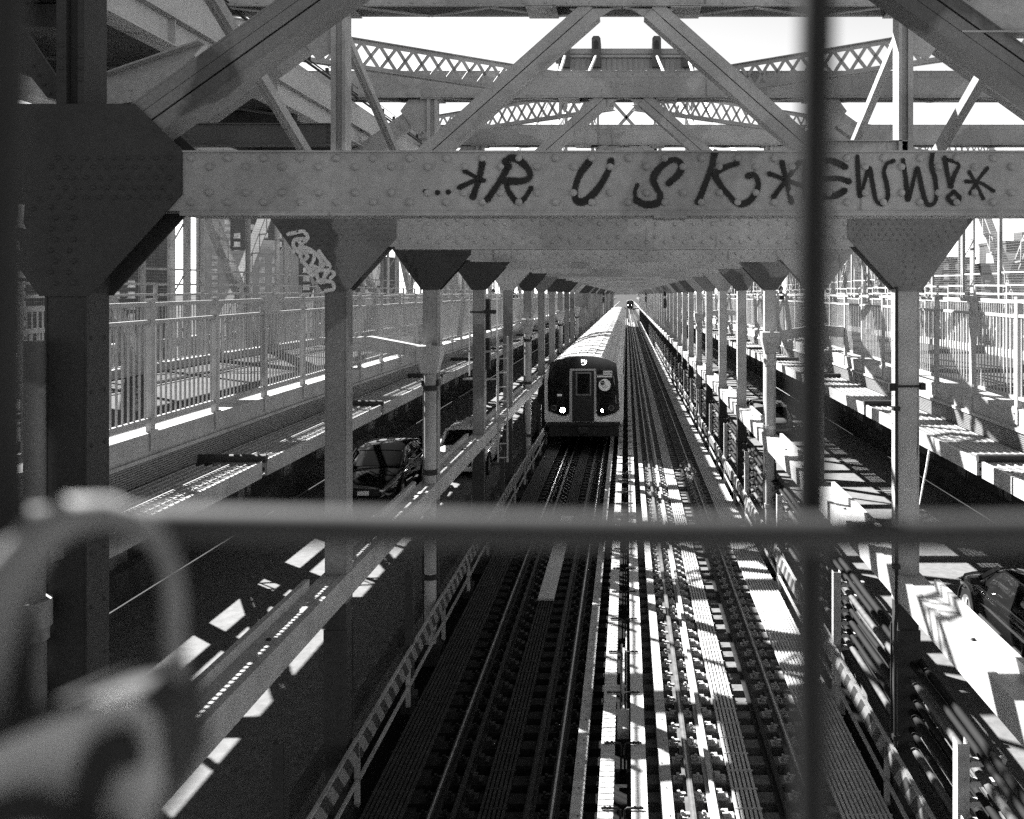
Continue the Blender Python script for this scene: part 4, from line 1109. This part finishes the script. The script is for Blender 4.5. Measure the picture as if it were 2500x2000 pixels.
# ------------------------------------------------------------------ signals
def signal(x, y, z, lab, ladder=True, sc_=1.0):
    t = thing("railway_signal", lab, "signal", (x, y, ZB(y)+z))
    m = MB(); m.cyl((0,0,0), (0,0,3.0), .05, 8); m.build("mast", STEEL, t)
    m = MB()
    for zz in (2.0, 3.0):
        m.box(-.15, .15, -.12, .12, zz-.45, zz+.35)
        for q in (-.25, 0, .2): m.cyl((0, -.28, zz+q-.02), (0, -.12, zz+q-.02), .09, 10)
    m.build("signal_head", DARKM, t)
    if ladder:
        m = MB(); m.tube([(-.35,-.2,1.4),(-.35,-.2,3.5),(.35,-.2,3.5),(.35,-.2,0)], .016, 6); m.build("hoop_frame", WHITEP, t)
        m = MB()
        for sx in (.38, .62): m.box(sx-.02, sx+.02, -.22, -.18, -.8, 2.4)
        for q in range(9): m.box(.38, .62, -.21, -.19, -.7+.36*q, -.67+.36*q)
        m.build("ladder", GALV, t)
        m = MB(); m.box(-.5, .6, -.3, .3, .2, .28)
        for zz in (1.3, 2.0): m.box(-.5, .4, -.31, -.27, zz, zz+.05)
        m.build("platform", STEEL, t)
    return t
signal(-3.6, 24.2, 2.6, "black railway signal with pale hoop frame and ladder among the left columns")
signal(3.25, 78.0, 3.4, "small black railway signal far down on the right columns", False)
signal(-3.15, 130.0, 3.4, "tiny black railway signal near the left end of the tunnel", False)
signal(3.15, 150.0, 3.4, "tiny black railway signal near the right end of the tunnel", False)

# ------------------------------------------------------------------ people on the walkways
def person(x, y, lab, top, rz=0, h=1.75):
    t = thing("person", lab, "person", (x, y, 4.64+ZB(y)), rz)
    J = [(0,0,.95,.13),(0,0,1.18,.14),(0,0,1.40,.15),(0,0,1.50,.06),(0,-.01,1.60,.075),(0,-.01,1.70,.06),
         (-.10,0,.88,.10),(-.11,.05,.48,.065),(-.11,.12,.09,.045),(-.11,.02,.04,.04),
         (.10,0,.88,.10),(.11,-.12,.50,.065),(.11,-.02,.10,.045),(.11,-.13,.05,.04),
         (-.20,0,1.40,.06),(-.25,.08,1.13,.045),(-.24,-.05,.90,.033),(-.24,-.10,.82,.03),
         (.20,0,1.40,.06),(.25,-.06,1.13,.045),(.22,-.22,.96,.033),(.21,-.28,.92,.03)]
    E = [(0,1),(1,2),(2,3),(3,4),(4,5),(0,6),(6,7),(7,8),(8,9),(0,10),(10,11),(11,12),(12,13),(2,14),(14,15),(15,16),(16,17),(2,18),(18,19),(19,20),(20,21)]
    me = bpy.data.meshes.new("body"); k = h/1.76
    me.from_pydata([(a*k, b*k, c*k) for a, b, c, r in J], E, []); o = bpy.data.objects.new("body", me); COL.objects.link(o); o.parent = t
    me.materials.append(top)
    sk = o.modifiers.new("skin", 'SKIN'); 
    if not me.skin_vertices: me.skin_vertices.new()
    for i, v in enumerate(me.skin_vertices[0].data): v.radius = (J[i][3]*k, J[i][3]*k*.85); v.use_root = (i == 0)
    ss = o.modifiers.new("sub", 'SUBSURF'); ss.levels = 1; ss.render_levels = 1
    m = MB(); m.tube([(0,-.015,1.56*k),(0,-.015,1.62*k),(0,0,1.70*k),(0,.01,1.76*k)], [.078,.10,.098,.04], 10); m.build("hair", SPRAY, t)
    m = MB(); m.tube([(0,-.03,1.53*k),(0,-.05,1.58*k),(0,-.05,1.66*k)], [.045,.07,.06], 10); m.build("face", SKIN, t)
    return t
person(6.1, 37.0, "person in dark striped top walking on the right walkway behind the railing", CLOTH)
person(-6.1, 51.0, "person in dark clothes on the left walkway behind the fifth column", CLOTH, R(180), 1.8)
person(-6.6, 47.0, "person in pale top on the left walkway beside another walker", CLOTHL, 0, 1.7)

# ------------------------------------------------------------------ the city beyond
def building(x, y, w, d, h, mtl, lab, nx, nz, roof=True, base=-45):
    t = thing("apartment_building", lab, "building", (x, y, base), 0, "housing blocks beyond the river")
    m = MB(); m.box(-w/2, w/2, 0, d, 0, h); m.build("walls", mtl, t)
    m = MB(); m.box(-w*.15, w*.18, d*.3, d*.6, h, h+4); m.box(-w/2-.3, w/2+.3, -.3, d+.3, h-.6, h+.4); m.build("roof", mtl, t)
    wm = MB(); ww = w/nx*.45; wm.box(-ww/2, ww/2, -.15, .05, 0, 1.7); wm.box(-ww/2-.2, ww/2+.2, -.3, -.0, -.25, 0); wme = wm.mesh("window", WINM)
    sd = 1 if x < 0 else -1
    vis = 0
    for i in range(nx):
        for j in range(nz):
            if (i*7+j*3) % 11 == 0: continue
            z = h-3.5-3.1*j
            if z < 2 or vis >= 96: break
            vis += 1
            link("window", wme, t, (-w/2+w*(i+.5)/nx, 0, z))
            
BL = [(-150, 265, 26, 20, 66, BRICK, "tall dark brick housing tower behind the left fence, nearest the fence gap", 6, 14),
      (-205, 300, 30, 20, 72, BRICK, "broad dark brick tower at the far left behind the nearest column", 6, 14),
      (-118, 300, 16, 16, 61, BRICKL, "narrow pale tower between dark brick blocks on the left", 4, 14),
      (-128, 340, 30, 20, 74, BRICK, "dark brick block with stepped roof left of the second column", 6, 14),
      (-250, 330, 40, 20, 95, BRICKL, "pale tall tower at the far left edge", 6, 14),
      (-96, 330, 22, 20, 60, BRICK, "dark brick block seen beside the second left gusset", 5, 14),
      (-80, 420, 22, 20, 64, BRICKL, "distant pale block behind the third left gusset", 5, 12),
      (-175, 420, 34, 20, 84, BRICKL, "hazy pale block rising above the brick towers on the left", 6, 14)]
BR = [(62, 300, 20, 30, 56, BRICKL, "low pale building behind the right fence", 6, 6),
      (100, 300, 22, 30, 59, BRICK, "dark mid-rise block at the right behind the fence", 6, 8),
      (84, 330, 16, 26, 62, BRICKL, "narrow pale block between the right fence posts", 4, 7),
      (125, 300, 24, 30, 57, BRICKL, "pale block at the far right edge", 6, 7),
      (50, 380, 22, 26, 54, BRICK, "distant dark block near the right columns", 5, 6),
      (150, 340, 26, 26, 66, BRICK, "tall dark block beyond the right edge of the walkway", 6, 9)]
for b in BL+BR: building(*b)
m = MB(); m.cyl((0,0,0), (0,0,4.5), 2.0, 16); 
t = thing("water_tank", "squat rooftop water tank with low conical roof at right", "water tank", (92, 290, 15.0))
o = m.build("tank", BRICKL, t)
m = MB(); m.tube([(0,0,4.5),(0,0,5.8)], [2.1, .05], 16); m.build("roof", BRICK, t)
m = MB()
for a in range(4): m.box(1.3*math.cos(a*1.57+.8)-.12, 1.3*math.cos(a*1.57+.8)+.12, 1.3*math.sin(a*1.57+.8)-.12, 1.3*math.sin(a*1.57+.8)+.12, -3, 0)
m.build("leg", DARKM, t)

for s, word in ((-1, "left"), (1, "right")):
    m = MB(); m.lbox(*sorted((s*11.2, s*11.4)), -.4, 2.5, YS)  # unseen wall added to cut low sky light on the road
    tag(m.build("sky_block_wall", CONCD, bend=True), f"added unseen light-blocking wall outside the {word} truss", "parapet")

# ------------------------------------------------------------------ unseen footbridge under the camera, added also to shade the near steel
t = thing("crossing_footbridge", "unseen concrete footbridge across the tracks behind the wire fence, shading the near steel", "footbridge")
m = MB(); m.box(-9.0, 9.0, -9.0, .32, 4.30, 4.62); m.build("deck", CONC, t)
m = MB()
for y in (-8.9, .1): m.box(-9.0, 9.0, y, y+.2, 3.6, 4.30)
m.box(-9.0, 9.0, .26, .34, 4.62, 4.80)
m.build("edge_girder", STEEL, t)
m = MB()
for i in range(15): m.box(-9.0+1.2*i, -9.0+1.2*i+1.18, -2.3, -2.26, 4.62, 8.1)
m.build("sky_block_panels", MIDP, t)  # unseen panels added to cut sky light from behind the camera

# ------------------------------------------------------------------ the wire fence and padlock in front of the lens
YF = 0.15
def fxz(x, y): X, Z = px(x, y, YF); return X, Z
wf = thing("wire_fence", "out-of-focus woven wire fence right in front of the lens", "wire fence", (0, YF, 0))
PITCH = 1960*YF/F
xv0, zh0 = fxz(1990, 1292)
for i in range(-3, 3):
    m = MB(); pts = []
    for q in range(-60, 61):
        z = zh0+q*PITCH/14
        ph = math.cos(math.pi*q/14 + math.pi*i)
        lean = (.0015 - .0047*(q/14)) if i == -1 else 0
        pts.append((xv0+i*PITCH+lean, .0032*ph, z))
    m.tube(pts, .0029, 12); m.build("vertical_wire", WIRED, wf)
for i in range(-2, 3):
    m = MB(); pts = []
    for q in range(-60, 61):
        x = xv0+q*PITCH/14
        ph = -math.cos(math.pi*q/14 + math.pi*i)
        pts.append((x, .0032*ph, zh0+i*PITCH))
    m.tube(pts, .0029, 12); m.build("horizontal_wire", WIREM, wf)
pl = thing("padlock", "big blurred padlock hanging on the fence at lower left", "padlock", (0, YF-.014, 0))
def lz(x, y): X = (x-1530)*(YF-.014)/F+CX; Z = EYE+(690-y)*(YF-.014)/F; return X, Z
m = MB(); cpts = [lz(*p) for p in ((-330,1900),(-150,1820),(60,1760),(200,1700),(330,1650),(400,1640),(450,1700),(465,1860),(420,1960),(330,2080),(200,2250),(-100,2330),(-330,2200))]
m.prism(cpts, -.0066, .006, 1); cc = (sum(p[0] for p in cpts)/len(cpts), sum(p[1] for p in cpts)/len(cpts))
m.prism([(cc[0]+(p[0]-cc[0])*.97, cc[1]+(p[1]-cc[1])*.97) for p in cpts], -.007, -.0066, 0)
m.build("body", [BRASS, BRASSD], pl)
m = MB()
for ps, w in ((((415,1740),(350,1760),(315,1820),(305,1900),(345,1945),(400,1935)), .0034), (((-40,1960),(100,1900),(180,1880),(250,1900),(270,1990)), .0032), (((60,1990),(130,2010)), .003)):
    stroke(m, ps, YF, w, -.0075, conv=lambda p: lz(*p))
m.build("stamped_mark", SPRAY, pl)
m = MB(); m.tube([(lz(*p)[0], .002, lz(*p)[1]) for p in ((412,1680),(413,1600),(412,1480),(402,1395),(372,1330),(320,1285),(245,1258),(155,1268),(75,1318),(12,1400),(-38,1520),(-75,1680),(-90,1900))],
                 [.0013,.0013,.0013,.0014,.0015,.0018,.0022,.0028,.0032,.0035,.0037,.0038,.0038], 14)
m.build("shackle", SHACK, pl)
